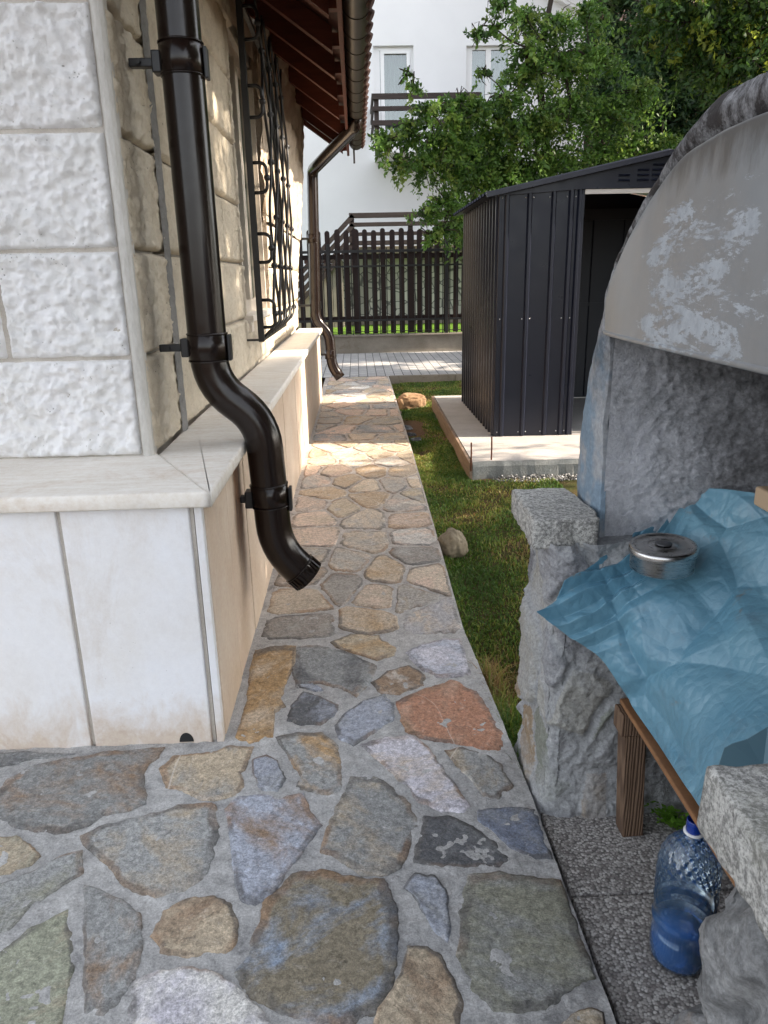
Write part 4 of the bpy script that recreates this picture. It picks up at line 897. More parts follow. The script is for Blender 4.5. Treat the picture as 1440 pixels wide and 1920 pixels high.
m.tube([e-dd*.05, e-dd*.047], .068, 32); m.build('crimped_outlet', M['pipe'], dp)
m = MB(); m.tube([e+dd*.0005, e+dd*.0012], .061, 24); m.build('opening', NT('pipe_inside_shade', .9, .1).out((.006, .006, .006)), dp)  # black disc over the closed outlet, painted as the shade inside the pipe
d2 = downpipe('far brown downpipe catching the sun at the end of the wall', [(.04, 7.35, 2.68), (.035, 7.42, 2.60), (-.435, 8.80, 2.42), (-.475, 8.80, .86), (-.325, 8.80, .70), (-.308, 8.80, .34), (-.215, 8.80, .20)], [.03, .08, .09, .09, .09], .060,
    [((-.325, 8.8, .52), (-.32, 8.8, .42)), ((-.462, 8.8, 1.78), (-.46, 8.8, 1.68))], [])
for (x, z, xx) in ((-.46, 1.73, -.62), (-.47, 1.02, -.66), (-.322, .47, PX)):
    m = MB(); m.box(xx, x-.045, 8.785, 8.815, z-.012, z+.012, .003); m.build('bracket', M['black'], d2)
    m = MB(); m.box(x+.058, x+.068, 8.78, 8.82, z-.04, z+.04, .003); m.build('clamp_strap', M['black'], d2)

# ================================================================== SHED ON ITS SLAB
sl_ = thing('shed_base', 'raw concrete base slab with brown board side under the dark shed', 'slab', (2.2, 6.5, -.1))
SX, SY, SYB, SXB = 1.085, 5.95, 7.80, 3.58; SZ = .05
m = MB()
def fe(x): return 5.115+.02*MN.noise(Vector((x*6, 0, 3)))+.008*MN.noise(Vector((x*25, 0, 3)))
nn = 60; top = [(.785+3.3*i/nn, fe(.785+3.3*i/nn)) for i in range(nn+1)]+[(4.085, 8.2), (.82, 8.2)]
vs = [(x, y, SZ) for x, y in top]+[(x+(.0), y-(.012 if i <= nn else 0), SZ-.035+.006*MN.noise(Vector((x*20, 1, 1)))) for i, (x, y) in enumerate(top)]+[(x, y+(.03*abs(MN.noise(Vector((x*15, 0, 0)))) if i <= nn else 0), -.2) for i, (x, y) in enumerate(top)]
N = len(top); m.add(vs, [tuple(range(N))]); m.m = 1; m.add(vs, [(l*N+i, l*N+(i+1) % N, (l+1)*N+(i+1) % N, (l+1)*N+i) for l in range(2) for i in range(N)])
m.build('slab', [M['slab'], M['slabside']], sl_)
m = MB(); m.bar((.772, 5.10, -.025), (.805, 8.2, -.02), .022, .14, bev=.003); m.build('formwork_board', M['form'], sl_)
for (px_, py_), hh, lb in (((883, 868), .145, 'left'), ((921, 862), .165, 'right')):
    g = G(px_, py_, SZ); m = MB(); m.tube([(g[0], g[1], SZ-.06), (g[0]+.002, g[1], SZ+hh*.5), (g[0]+.001, g[1]+.004, SZ+hh)], .0058, 8)
    tag(m.build('reinforcing_bar', M['rust']), 'short rusty steel bar standing at the slab edge, %s of the pair' % ('nearer the brown board,' if lb == 'left' else 'nearer the shed corner,'), 'steel bar', 'rusty bars at the slab edge')
sd = thing('garden_shed', 'dark anthracite ribbed metal garden shed with low gable roof and open doorway', 'shed', ((SX+SXB)/2, (SY+SYB)/2, SZ))
EZ = 1.875
def ribs(name, a, b, z0, z1, n_out, pitch, first, par, rw=.030, rh=.014, wide=0):
    # trapezoid ribs standing out from a flat sheet
    a, b = Vector((*a, 0)), Vector((*b, 0)); L = (b-a).length; d = (b-a).normalized(); n_ = Vector((*n_out, 0)); pr = [(0, 0)]; s = first
    while s+rw < L:
        pr += [(s, 0), (s+rw*.28, rh), (s+rw*.72, rh), (s+rw, 0)]; s += pitch if not callable(pitch) else pitch(s)
    pr.append((L, 0)); m = MB(); vs = [a+d*p+n_*q+Vector((0, 0, z)) for z in (z0, z1) for p, q in pr]; N = len(pr)
    m.add(vs, [(i, i+1, N+i+1, N+i) for i in range(N-1)]); return m.build(name, M['shed'], par, fix=False)
ribs('side_wall', (SX, SYB), (SX, SY), SZ+.005, EZ, (-1, 0), .135, .03, sd, .055, .022)
DX0, DX1 = 1.72, 2.74
fr = [.055, .235, .415, .585]
m = MB()
pr = [(0, 0)]
for s in (.035, .205, .385): pr += [(s, 0), (s+.012, -.018), (s+.030, -.018), (s+.042, 0)]
pr += [(.515, 0), (.527, -.018), (.548, -.018), (.560, 0), (.580, 0), (.592, -.018), (.608, -.018), (.620, 0), (DX0-SX, 0)]
vs = [(SX+p, SY+q, z) for z in (SZ+.005, EZ+.03) for p, q in pr]; N = len(pr); m.add(vs, [(i, i+1, N+i+1, N+i) for i in range(N-1)]); m.build('front_wall', M['shed'], sd); m = MB()
vs = [(SXB-p, SY+q, z) for z in (SZ+.005, EZ+.03) for p, q in pr]; m.add(vs, [(i, i+1, N+i+1, N+i) for i in range(N-1)])
m.build('front_wall', M['shed'], sd)
m = MB(); m.box(SX-.004, SX+.018, SY-.004, SY+.02, SZ, EZ, .002); m.build('corner_trim', M['shed'], sd)
ribs('back_wall', (SXB, SYB), (SX, SYB), SZ, EZ, (0, 1), .3, .1, sd)
ribs('side_wall', (SXB, SY), (SXB, SYB), SZ, EZ, (1, 0), .135, .03, sd, .055, .022)
m = MB(); inn = NT('shed_inside', .5, .4).out((.035, .038, .045))
for i in range(8): m.box(SX+.03+i*.31, SX+.03+i*.31+.30, SYB-.03, SYB-.022, SZ, EZ, .003)
m.box(SX+.03, SXB-.03, SYB-.045, SYB-.031, .99, 1.02); m.box(SX+.03, SXB-.03, SYB-.06, SYB-.031, 1.80, 1.90); m.build('inner_lining', inn, sd)
m = MB(); m.box(SX+.01, SXB-.01, SY+.03, SYB-.03, SZ+.002, SZ+.006); m.build('floor', M['slab'], sd)
RX = (SX+SXB)/2; RZ = 2.125
m = MB(); m.prism([(SX, EZ), (SXB, EZ), (SXB, EZ+.02), (RX, RZ), (SX, EZ+.02)], 1, SY-.006, SY+.02) if False else None
gz0 = EZ+.035
m.prism([(SX-.01, EZ-.012), (DX0, EZ+.025), (DX1, EZ+.025), (SXB+.01, EZ-.012), (SXB+.02, EZ+.01), (RX, RZ-.005), (SX-.02, EZ+.01)], 1, SY-.022, SY+.012); ga = m.build('gable', M['shed'], sd)
for gx_, nrows in ((2.03-.03, 2), (2.14, 3), (2.25, 4)):
    for k in range(nrows):
        m = MB(); z = 1.945+k*.034; m.prism([(SY-.0225, z), (SY-.036, z+.004), (SY-.0225, z+.016)], 0, gx_-.042, gx_+.042); m.build('louvre', M['shed'], ga)
for yb in (SYB+.012,):
    m = MB(); m.prism([(SX, EZ-.01), (SXB, EZ-.01), (RX, RZ-.02)], 1, SYB-.02, SYB-.005); m.build('gable', M['shed'], sd)
m = MB(); yf, yb = 5.88, 7.88
for s in (-1, 1):
    xe = RX+s*(SXB-RX+.11); ze = EZ-.005
    nr = 15
    prf = []
    for i in range(nr):
        a = yf+(yb-yf)*i/nr; w_ = (yb-yf)/nr; prf += [(a, 0), (a+w_*.55, 0), (a+w_*.65, .022), (a+w_*.9, .022)]
    prf.append((yb, 0)); N = len(prf)
    m.add([(RX, p, RZ+.02+q) for p, q in prf]+[(xe, p, ze+q) for p, q in prf], [(i, i+1, N+i+1, N+i) for i in range(N-1)])
    m.add([(RX, p, RZ+.012) for p in (yf, yb)]+[(xe, p, ze-.008) for p in (yf, yb)], [(0, 1, 3, 2)])
    m.bar((RX, yf-.004, RZ+.008), (xe, yf-.004, ze-.006), .022, .032)
m.build('roof', M['shed'], sd, fix=False)
m = MB(); m.box(DX0, DX1, SY-.012, SY+.008, 1.865, 1.897); m.build('door_head_strip', NT('pale_zinc_strip', .5, .5, .3).out((.62, .58, .54)), sd)
m = MB(); m.box(DX0-.025, DX0-.001, SY-.012, SY+.03, SZ, 1.865, .002); m.build('door_frame', M['shed'], sd); m = MB(); m.box(DX1, DX1+.025, SY-.012, SY+.03, SZ, 1.865, .002); m.build('door_frame', M['shed'], sd)
m = MB(); m.box(DX0, DX1, SY-.01, SY+.03, SZ, SZ+.014, .002); m.box(DX0, DX1, SYB-.06, SYB-.046, SZ+.01, SZ+.02); m.build('door_track', M['silver'], sd)
sc_m = NT('screw_head', .3, .5, .8).out((.7, .7, .7))
for x in (.022, .195, .255, .375-.0, .505, .57, .628):
    for z in (SZ+.035, .975, EZ-.025):
        if z > .9 and z < 1 and x == .375: continue
        m = MB(); m.lathe((0, 0, 0), [(.0, .004), (.0045, .003), (.0055, 0)], 8); m.v = [(SX+x+p[0], SY-.001-p[2], z+p[1]) for p in m.v]; m.build('screw', sc_m, sd)
for y in (5.99, 6.13, 6.27, 6.4):
    m = MB(); m.lathe((0, 0, 0), [(.0, .004), (.0045, .003), (.0055, 0)], 8); m.v = [(SX-.001-p[2], y+p[0], .975+p[1]) for p in m.v]; m.build('screw', sc_m, sd)

# gravel spilled along the front of the slab
m = MB(); grc = []
for i in range(900):
    x = random.uniform(.9, 2.2); y = 5.09-abs(random.gauss(0, .05)); r = random.uniform(.004, .013); z = lawn_z(x, y)+r*.5+max(0, (.06-(5.1-y)))*.6*random.random()
    if x < 1.0 and random.random() > (x-.9)/.1: continue
    b = len(m.v); v = [Vector(q)*r for q in ((1, 0, 0), (-1, 0, 0), (0, 1, 0), (0, -1, 0), (0, 0, .8), (0, 0, -.8))]
    rot = Matrix.Rotation(random.uniform(0, 6), 3, 'Z') @ Matrix.Rotation(random.uniform(0, 3), 3, 'X')
    m.add([rot @ (q*random.uniform(.7, 1.2))+Vector((x, y, z)) for q in v], [(0, 2, 4), (2, 1, 4), (1, 3, 4), (3, 0, 4), (2, 0, 5), (1, 2, 5), (3, 1, 5), (0, 3, 5)])
    g = random.choice([.08, .13, .2, .3, .42]); grc += [(g, g*.98, g*.95, 1)]*6
m.col = {'col': grc}; gm2 = NT('gravel_stone', .9, .2); M['gravel'] = gm2.out(gm2.attr('col').outputs['Color'])
stuff(m.build('gravel', M['gravel'], fix=False), 'loose dark grey gravel along the front edge of the concrete slab', 'gravel')

# ================================================================== ROCKS ON THE LAWN
def boulder(c, sx, sy, sz, seed, rz_, name, mat, label, cat, grp=None, rough=.12, flat=0):
    bm = bmesh.new(); bmesh.ops.create_icosphere(bm, subdivisions=5, radius=1); rot = Matrix.Rotation(rz_, 3, 'Z')
    for v in bm.verts:
        p = v.co.copy(); n = MN.fractal(p*1.1+Vector((seed, 0, 0)), .9, 2.1, 5); k = 1+rough*1.6*n
        if flat: p = Vector((math.copysign(abs(p.x)**flat, p.x), math.copysign(abs(p.y)**flat, p.y), math.copysign(abs(p.z)**flat, p.z)))
        k += .012*MN.fractal(p*9, .9, 2.1, 3)
        q = rot @ Vector((p.x*sx*k, p.y*sy*k, p.z*sz*k)); v.co = q+Vector(c)
    bm.verts.index_update(); m = MB(); m.add([v.co for v in bm.verts], [[v.index for v in f.verts] for f in bm.faces], True); bm.free()
    return tag(m.build(name, mat, fix=False), label, cat, grp)
g = G(850, 1048, lawn_z(.45, 3.5))
boulder((g[0]+.003, g[1]+.05, lawn_z(.45, 3.5)+.062), .070, .075, .082, 3.2, .3, 'rock', M['rock'], 'rounded tan boulder on the grass beside the path edge', 'rock', None, .13)
g = G(772, 768, lawn_z(.5, 7.9))
boulder((g[0]-.01, g[1]+.05, lawn_z(.5, 7.9)+.075), .150, .10, .095, 8.1, .25, 'rock', M['log'], 'brown angular stone lump lit by the sun on the far lawn', 'rock', None, .16, .7)
g = G(748, 776, lawn_z(.45, 7.7)); boulder((g[0], g[1], lawn_z(.45, 7.7)+.008), .04, .03, .022, 5.5, .8, 'rock', M['rock'], 'small pale stone lying between the sunlit lump and the path', 'rock', None, .2)
for i, (x, y, r) in enumerate([(.455, 7.15, .05), (.47, 6.85, .035), (.50, 6.6, .045)]):
    boulder((x, y, lawn_z(x, y)+.005), r, r*1.3, r*.5, 2.2*i, i, 'rubble_stone', M['slate'], ['dark flat stone by the path edge, farthest of three', 'dark flat stone by the path edge, middle of three', 'dark flat stone by the path edge, nearest of three'][i], 'stone', 'dark stones by the path edge', .25)

# ================================================================== GRASS
def blades(n, xf, yr, h0, h1, seed, w_=.0022, dens=None):
    r = np.random.default_rng(seed); V = []; Fc = []; Cc = []
    pal = np.array([(.040, .080, .012), (.070, .115, .016), (.13, .15, .026), (.18, .15, .045), (.15, .09, .035)])
    for i in range(n):
        y = yr[0]+(yr[1]-yr[0])*r.random()**1.6; x0, x1 = xf(y); x = x0+(x1-x0)*r.random()**1.1
        k = MN.noise(Vector((x*3.1, y*2.0, 9))); k2 = MN.noise(Vector((x*7, y*5, 2)))
        bare = math.exp(-((y-6.9)/.8)**4)
        if r.random() < .25+.8*bare*(.6+k) + (k > .25)*.45: 
            if dens is None: continue
        h = (h0+(h1-h0)*r.random())*(1+.6*k2); a = r.random()*6.283; t = r.random()*.9+.1
        z = lawn_z(x, y)-.003; dx, dy = math.cos(a), math.sin(a); ww = w_*(1+.10*y)
        px_, py_ = -dy*ww, dx*ww; mx, my = x+dx*h*t*.35, y+dy*h*t*.35; tx, ty = x+dx*h*t, y+dy*h*t
        b = len(V); V += [(x-px_, y-py_, z), (x+px_, y+py_, z), (mx+px_*.8, my+py_*.8, z+h*.6), (mx-px_*.8, my-py_*.8, z+h*.6), (tx, ty, z+h*(1-.25*t))]
        Fc += [(b, b+1, b+2, b+3), (b+3, b+2, b+4)]
        ci = min(4, max(0, int(1.7+3.4*k+r.normal()*1.0))); c = pal[ci]*1.55*(.75+.5*r.random()); Cc += [(*c, 1)]*5
    m = MB(); m.v = V; m.f = Fc; m.mi = [0]*len(Fc); m.sm = [True]*len(Fc); m.col = {'col': Cc}; return m
def gx_(y):
    lo = edgeX(y)+.005
    if y < 1.9: return lo, .47
    return lo, (1.35 if y < 5.05 else (.775 if y < 8.15 else 1.6))
gb = blades(125000, gx_, (1.70, 10.34), .012, .027, 5)
stuff(gb.build('grass', M['grassblade'], fix=False), 'short patchy lawn grass between the path and the shed slab', 'grass')
gb = blades(1500, lambda y: (edgeX(y)+.005, edgeX(y)+.075), (1.72, 2.35), .05, .10, 6, .0018, 1)
stuff(gb.build('long_grass', M['grassblade'], fix=False), 'tuft of long grass in the gap between path and fireplace pillar', 'grass')

# ================================================================== COURTYARD FLOOR
m = MB(); yj = G(1150, 1676, -.022)[1]
cs = [(-.6, -.05), (-.045, .42), (.425, yj-.003), (yj+.003, 1.60)]
for a, b in cs:
    for x0, x1 in ((0, .95), (.957, 1.5), (1.506, 2.1)):
        n = 8; el = [(edgeX(a+(b-a)*k/n)+.016, a+(b-a)*k/n) for k in range(n+1)]
        poly = ([(x1, a)]+[(x1, b)]+el[::-1]) if x0 == 0 else [(x0, a), (x1, a), (x1, b), (x0, b)]
        slabpoly(m, poly, -.09, -.022, .004, .0015)
struct(m.build('courtyard_paving', M['aggr'], fix=False))

# ================================================================== OUTDOOR FIREPLACE
fp = thing('outdoor_fireplace', 'arched masonry fireplace with worn grey hood and stone pillars, right of the path', 'fireplace', (.9, 1.1, 0))
AX0 = .56; YC = 1.10
outer = [A3(x, y, 0, AX0)[1:] for x, y in [(1082,955),(1085,850),(1105,700),(1132,590),(1146,530),(1173,458),(1211,375),(1261,292),(1338,192)]]
outer = [(float(a), float(b)) for a, b in outer]+[(YC, 1.555)]
inner = [A3(x, y, 0, AX0)[1:] for x, y in [(1127,955),(1130,850),(1140,700),(1147,617),(1151,550),(1186,458),(1234,375),(1290,300),(1335,268)]]
inner = [(float(a), float(b)) for a, b in inner]+[(YC, 1.503)]
outer[0] = (outer[0][0], .68); inner[0] = (inner[0][0], .68)
def dens(L, n=8):
    o = [(q.x, q.y) for q in spline([(a, b, 0) for a, b in L], n)]; return o
oh, ih = dens(outer), dens(inner)
of = oh+[(2*YC-a, b) for a, b in oh[::-1][1:]]; inf_ = ih+[(2*YC-a, b) for a, b in ih[::-1][1:]]
N = len(of)
def rough(p, a): return a*MN.fractal(Vector(p)*14, .8, 2.1, 4)
m = MB()
def ringf(u, v):
    i = u*(N-1); k = min(N-2, int(i)); t = i-k
    o_ = (of[k][0]*(1-t)+of[k+1][0]*t, of[k][1]*(1-t)+of[k+1][1]*t); n_ = (inf_[k][0]*(1-t)+inf_[k+1][0]*t, inf_[k][1]*(1-t)+inf_[k+1][1]*t)
    # v: 0 back of shell, .4 front outer edge, 1 inner edge turning into the wall
    if v <= .4: x = 1.36-(1.36-AX0)*(v/.4); y, z = o_
    elif v <= .85: s = (v-.4)/.45; x = AX0-.012*math.sin(math.pi*s); y, z = o_[0]*(1-s)+n_[0]*s, o_[1]*(1-s)+n_[1]*s
    else: s = (v-.85)/.15; x = AX0+.012*s; y, z = n_[0], n_[1]
    return (x+rough((x, y, z), .004), y+rough((x+5, y, z), .004), z+rough((x, y+5, z), .004))
m.grid(ringf, 260, 60)
lab(m.build('arch', M['rim'], fp, fix=False), 'mouldy black and blue painted rim of the arch')
m = MB()
hz = 1.178; hb = [q for q in inf_ if q[1] >= hz]
hp = [(hb[0][0]+.004, hz)]+hb+[(hb[-1][0]-.004, hz)]
top_z = 1.502
def half(z):
    L = [(a, b) for a, b in ih if True]
    for (a, b), (c, d) in zip(L, L[1:]):
        if (b-z)*(d-z) <= 0 and b != d: return a+(c-a)*(z-b)/(d-b)-YC
    return .02
def hoodf(u, v):
    if v > .985: z = hz+(top_z-hz)*.985; inn_ = (v-.985)/.015*.02
    else: z = hz+(top_z-hz)*v; inn_ = 0
    w_ = half(z)+.003; y = YC+w_*math.cos(math.pi*u)
    x = AX0-.010-.030*math.sin(math.pi*u)**.8*(1-.6*v)+inn_+.0012*MN.noise(Vector((y*14, z*14, 2)))
    return (x, y, z)
m.grid(hoodf, 160, 90)
lip = [hoodf(i/60, 0) for i in range(61)]; m.tube([(a+.002, b, c-.001) for a, b, c in lip], .0055, 8); hd = m.build('hood', M['hood'], fp); lab(hd, 'flaking grey painted hood panel')
m = MB()
def apse(u, v):
    a = math.pi*u; z = .55+.70*v; s = 1-.12*sm(.6, 1.0, v)
    y = YC+(inner[1][0]-YC-.005-.02*sm(.8, 1, v))*math.cos(a); x = AX0+.004+.52*math.sin(a)**.8
    x = AX0+.004+(x-AX0)*s
    q = Vector((x, y, z)); r = .013*MN.fractal(q*7, .8, 2.1, 3)+.005*MN.fractal(q*55, .6, 2.1, 4)
    f = min(1, min(u, 1-u)*14+.15)
    return (x-r*math.sin(a)*f, y-r*math.cos(a)*f, z)
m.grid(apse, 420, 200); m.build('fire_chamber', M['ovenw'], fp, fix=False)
m = MB(); m.prism([(a*.985+YC*.015, b-.015) for a, b in of]+[(of[-1][0]+.01, -.02), (of[0][0]-.01, -.02)], 0, 1.25, 1.34); m.box(.76, 1.25, .70, 1.56, .5, .548, .004); m.box(1.10, 1.2, .70, 1.57, -.02, .5)
m.build('back_wall', M['rubble'], fp)
def pillar(y0, y1, facing, seed, mat):
    # rough wall of rubble: side towards the path, then the side towards the niche
    mm = MB(); pal = [(.28, .28, .295), (.36, .36, .37), (.21, .21, .225), (.40, .39, .36), (.34, .26, .18), (.27, .28, .24)]; cols = []
    X0 = .437 if facing < 0 else .395; nyl = (y1-y0); L = nyl+.88; niche = y0 if facing < 0 else y1; back = y1 if facing < 0 else y0
    nu, nv = 300, 190
    for j in range(nv+1):
        z = -.06+.775*j/nv
        for i in range(nu+1):
            s = L*i/nu; cr_ = .03
            if s < nyl: x, y, n = X0, back+(niche-back)*(s/nyl), Vector((-1, 0, 0)); 
            else: x, y, n = X0+(s-nyl), niche, Vector((0, facing, 0))
            e = abs(s-nyl); 
            if e < cr_: n = (Vector((-1, 0, 0))*(1-s/nyl if s < nyl else 0)+Vector((-1, 0, 0))*.5+Vector((0, facing, 0))*.5).normalized(); k = (1-e/cr_)*.010; x += k; y -= facing*k
            stone_k = 1-sm(.12, .2, s-nyl)
            q = Vector((x*6.5+seed+.25*MN.noise(Vector((x*9, y*9, z*9))), y*6.5, z*5.2))
            d, pts = MN.voronoi(q); gap = sm(.03, .22, d[1]-d[0]); cid = pts[0]; h = MN.cell(cid*3.7)
            fq = MN.voronoi(Vector((x, y, z*1.3))*(9 if facing > 0 else 13)+Vector((seed, 0, 0)))[0][0]
            sh = .014*h*stone_k*gap + .012*gap*stone_k + (.022 if facing > 0 else .010)*(fq-.4) + (.0035+.0025*stone_k if facing < 0 else .005)*MN.fractal(Vector((x, y, z))*10, .7, 2.1, 6) + .0035*MN.fractal(Vector((x, y, z))*45, .4, 2.1, 4)
            if z < .05: sh += .012*(1-z/.05)
            if facing > 0: sh += .055*(1-sm(.0, .62, z))
            p = Vector((x, y, z))+n*(sh-.010); mm.v.append(tuple(p))
            c = pal[int(abs(MN.cell(cid*9.1))*97) % len(pal)] if stone_k > .5 and gap > .4 else (.38, .385, .39)
            cols.append((*c, 1))
    mm.f = [(j*(nu+1)+i, j*(nu+1)+i+1, (j+1)*(nu+1)+i+1, (j+1)*(nu+1)+i) for j in range(nv) for i in range(nu)]
    mm.mi = [0]*len(mm.f); mm.sm = [True]*len(mm.f); mm.box(X0+.02, 1.3, min(y0, y1)+.02, max(y0, y1)-.02, -.05, .70)
    cols += [(.2, .2, .2, 1)]*8; mm.col = {'col': cols}; return mm
def rub2():
    m = NT('rubble_stones_in_cement', .82, .25); a = m.attr('col').outputs['Color']; v = m.tc
    c = m.mix(m.ramp(m.noise(5, 6, .65, v, .8), [(.42, 0.), (.60, .75)]), a, (.45, .455, .465))
    c = m.mix(m.ramp(m.noise(9, 5, .7, m.map(loc=(7, 3, 1)), .8), [(.60, 0.), (.70, .8)]), c, (.56, .56, .56))
    c = m.mix(m.ramp(m.noise(4.2, 5, .7, m.map(loc=(3, 1, 5)), .8), [(.62, 0.), (.72, .7)]), c, (.26, .17, .11))
    c = m.mix(m.ramp(m.noise(13, 3, .6, m.map(loc=(1, 9, 2))), [(.74, 0.), (.77, .7)]), c, (.16, .04, .045))
    g = m.noise(110, 6, .75); c = m.mix(.65, c, m.ramp(g, [(.25, .15), (.75, .85)]), 'OVERLAY')
    return m.out(c, None, m.bump(m.math('ADD', m.noise(30, 6, .7, v, .5), g), .9, .008))
M['rub2'] = rub2()
mm = pillar(1.575, 1.88, -1, 3.3, None); lab(mm.build('pillar', M['rub2'], fp, fix=False), 'grey rubble pillar at the far end, bedded in cement')
mm = pillar(.36, .685, 1, 8.1, None); mm.m = 0; lab(mm.build('pillar', M['slate'], fp, fix=False), 'dark slaty rubble pillar at the near end')
m = MB(); slabpoly(m, [(.386, 1.592), (.535, 1.588), (.548, 1.66), (.53, 1.862), (.392, 1.865)], .700, .770, .006, .006, .012, lambda x, y: .004*MN.noise(Vector((x*20, y*20, 0))))
lab(m.build('cap_stone', M['granite'], fp), 'weathered cap slab on the far pillar')
m = MB(); slabpoly(m, [(.372, .33), (.68, .33), (.68, .700), (.374, .697)], .690, .774, .005, .005, .008, lambda x, y: .003*MN.noise(Vector((x*20, y*20, 0))))
lab(m.build('cap_stone', M['granite'], fp), 'speckled cap slab on the near pillar')

# ================================================================== BENCH UNDER THE SHEET
be = thing('wooden_bench', 'low weathered wooden bench half hidden beneath the blue plastic sheet', 'bench', (.75, 1.25, 0))
m = MB(); m.box(.598, .95, .78, 1.545, .3215, .334, .003); m.build('board', M['ply'], be)
for y in (1.515, .86):
    m = MB(); m.box(.586, .95, y-.028, y+.028, .265, .321, .004); m.build('crossbar', M['oldwood'], be)
    for x in (.622, .90):
        m = MB(); m.bar((x, y-.002, .2645), (x+(.016 if x < .7 else 0), y-.002, -.021), .052, .05, up=(0, 1, 0), bev=.003); m.build('leg', M['oldwood'], be)

# ================================================================== BLUE PLASTIC SHEET
rowsT = [
 [(1190,998,1.66),(1245,975,1.665),(1292,918,1.655),(1345,916,1.6),(1400,922,1.54),(1480,930,1.46),(1640,940,1.35)],
 [(1150,1025,1.60),(1215,1008,1.60),(1275,978,1.58),(1345,985,1.52),(1410,990,1.46),(1500,1000,1.38),(1660,1020,1.25)],
 [(1105,1050,1.555),(1175,1064,1.54),(1240,1070,1.50),(1320,1072,1.45),(1400,1090,1.38),(1500,1130,1.28),(1660,1180,1.12)],
 [(1065,1080,1.54),(1130,1105,1.52),(1205,1125,1.46),(1300,1160,1.38),(1390,1220,1.26),(1490,1300,1.12),(1640,1380,.98)],
 [(1033,1112,1.52),(1095,1150,1.49),(1160,1185,1.45),(1240,1250,1.36),(1320,1330,1.24),(1400,1420,1.08),(1520,1520,.93)],
 [(1003,1145,1.50),(1062,1190,1.49),(1125,1235,1.46),(1190,1335,1.41),(1255,1428,1.27),(1318,1522,1.09),(1420,1640,.90)]]
CT = [[AY(*q) for q in r] for r in rowsT]
def cr(P, t):
    n = len(P)-1; s = t*n; i = min(n-1, int(s)); f = s-i
    a, b, c, d = P[max(0, i-1)], P[i], P[i+1], P[min(n, i+2)]
    return .5*((2*b)+(c-a)*f+(2*a-5*b+4*c-d)*f*f+(3*b-a-3*c+d)*f**3)
def tarp(u, v):
    p = Vector(cr([cr(r, u) for r in CT], v))
    q = p*1.0
    def crease(sc, sd):
        d, _p = MN.voronoi(Vector((p.x*sc*1.3+sd+.15*MN.noise(p*6), p.y*sc, p.z*sc*1.2+sd))); return min(1.0, (d[1]-d[0])*1.6)
    k1, k2, k3 = crease(3.4, 2.0), crease(7.5, 5.0), crease(15, 9.0); sft = .35+.65*sm(-.1, .35, MN.noise(p*3+Vector((3, 1, 4))))
    amp = 1-.35*sm(.35, .7, u); c3 = MN.noise(p*3.2)
    h = amp*(-.030*(1-k1)**2.4-.010*sft*(1-k2)**1.6-.0025*sft*(1-k3)) + .020*c3
    fold = abs(((v*1.0+u*2.9)*3.2+.35*MN.noise(p*4)) % 1.0-.5)*2; h += .030*(1-sm(.22, .42, u))*(fold-.5)*(1-.35*v)
    g = abs(((v*.9-u*1.2)*3.0+.3*MN.noise(p*4+Vector((5, 5, 5)))) % 1.0-.5)*2; h += .010*sm(.3, .5, u)*(g-.5)
    h *= sm(0, .06, v)*.8+.2
    return p + Vector((-.55, -.55, .62))*h
m = MB(); m.grid(tarp, 330, 270, flip=True)
ts = m.build('plastic_sheet', M['tarp'], fix=False)
md = ts.modifiers.new('thick', 'SOLIDIFY'); md.thickness = .0012
tp = thing('plastic_sheet', 'crumpled blue plastic sheet draped over bench and fireplace counter', 'plastic sheet', (.75, 1.3, .35)); ts.name = 'sheet'; adopt(ts, tp)
fl = [(1340,1475,.99),(1345,1440,.995),(1358,1402,1.0),(1372,1394,1.0),(1400,1386,1.0),(1440,1362,1.0),(1500,1340,.98),(1510,1475,.93)]
F3 = [AY(*q) for q in fl]; cen = AY(1430, 1440, .985); m = MB(); m.add([cen]+F3, [(0, i+1, (i+1) % len(F3)+1) for i in range(len(F3))])
fo = m.build('folded_flap', M['tarp2'], tp, fix=False); md = fo.modifiers.new('thick', 'SOLIDIFY'); md.thickness = .0015

# ================================================================== SMALL THINGS
tb = Vector(AY(1240, 1064, 1.475)); tb.z -= .004
ti = thing('round_tin', 'round stainless steel tin with lid resting on the blue sheet', 'tin', tb)
m = MB(); m.lathe(tb, [(.0, .0), (.060, .0), (.0655, .004), (.066, .034), (.0675, .036), (.066, .038), (.0, .038)], 64); m.build('body', M['steel'], ti)
m = MB(); m.lathe(tb, [(.0685, .0385), (.0705, .040), (.0705, .053), (.068, .0565), (.062, .0575), (.059, .054), (.050, .0525), (.030, .053), (.027, .0555), (.020, .0565), (0, .0565)], 64)
m.v = [(a, b, c+.05*(a-tb.x)+.04*(b-tb.y)) for a, b, c in m.v]; ld = m.build('lid', M['steel'], ti)
m = MB(); m.lathe(tb+Vector((0, 0, .0575)), [(.017, 0), (.018, .002), (.012, .0035), (0, .004)], 24); m.build('knob', NT('dark_knob', .4, .5).out((.05, .05, .055)), ld)

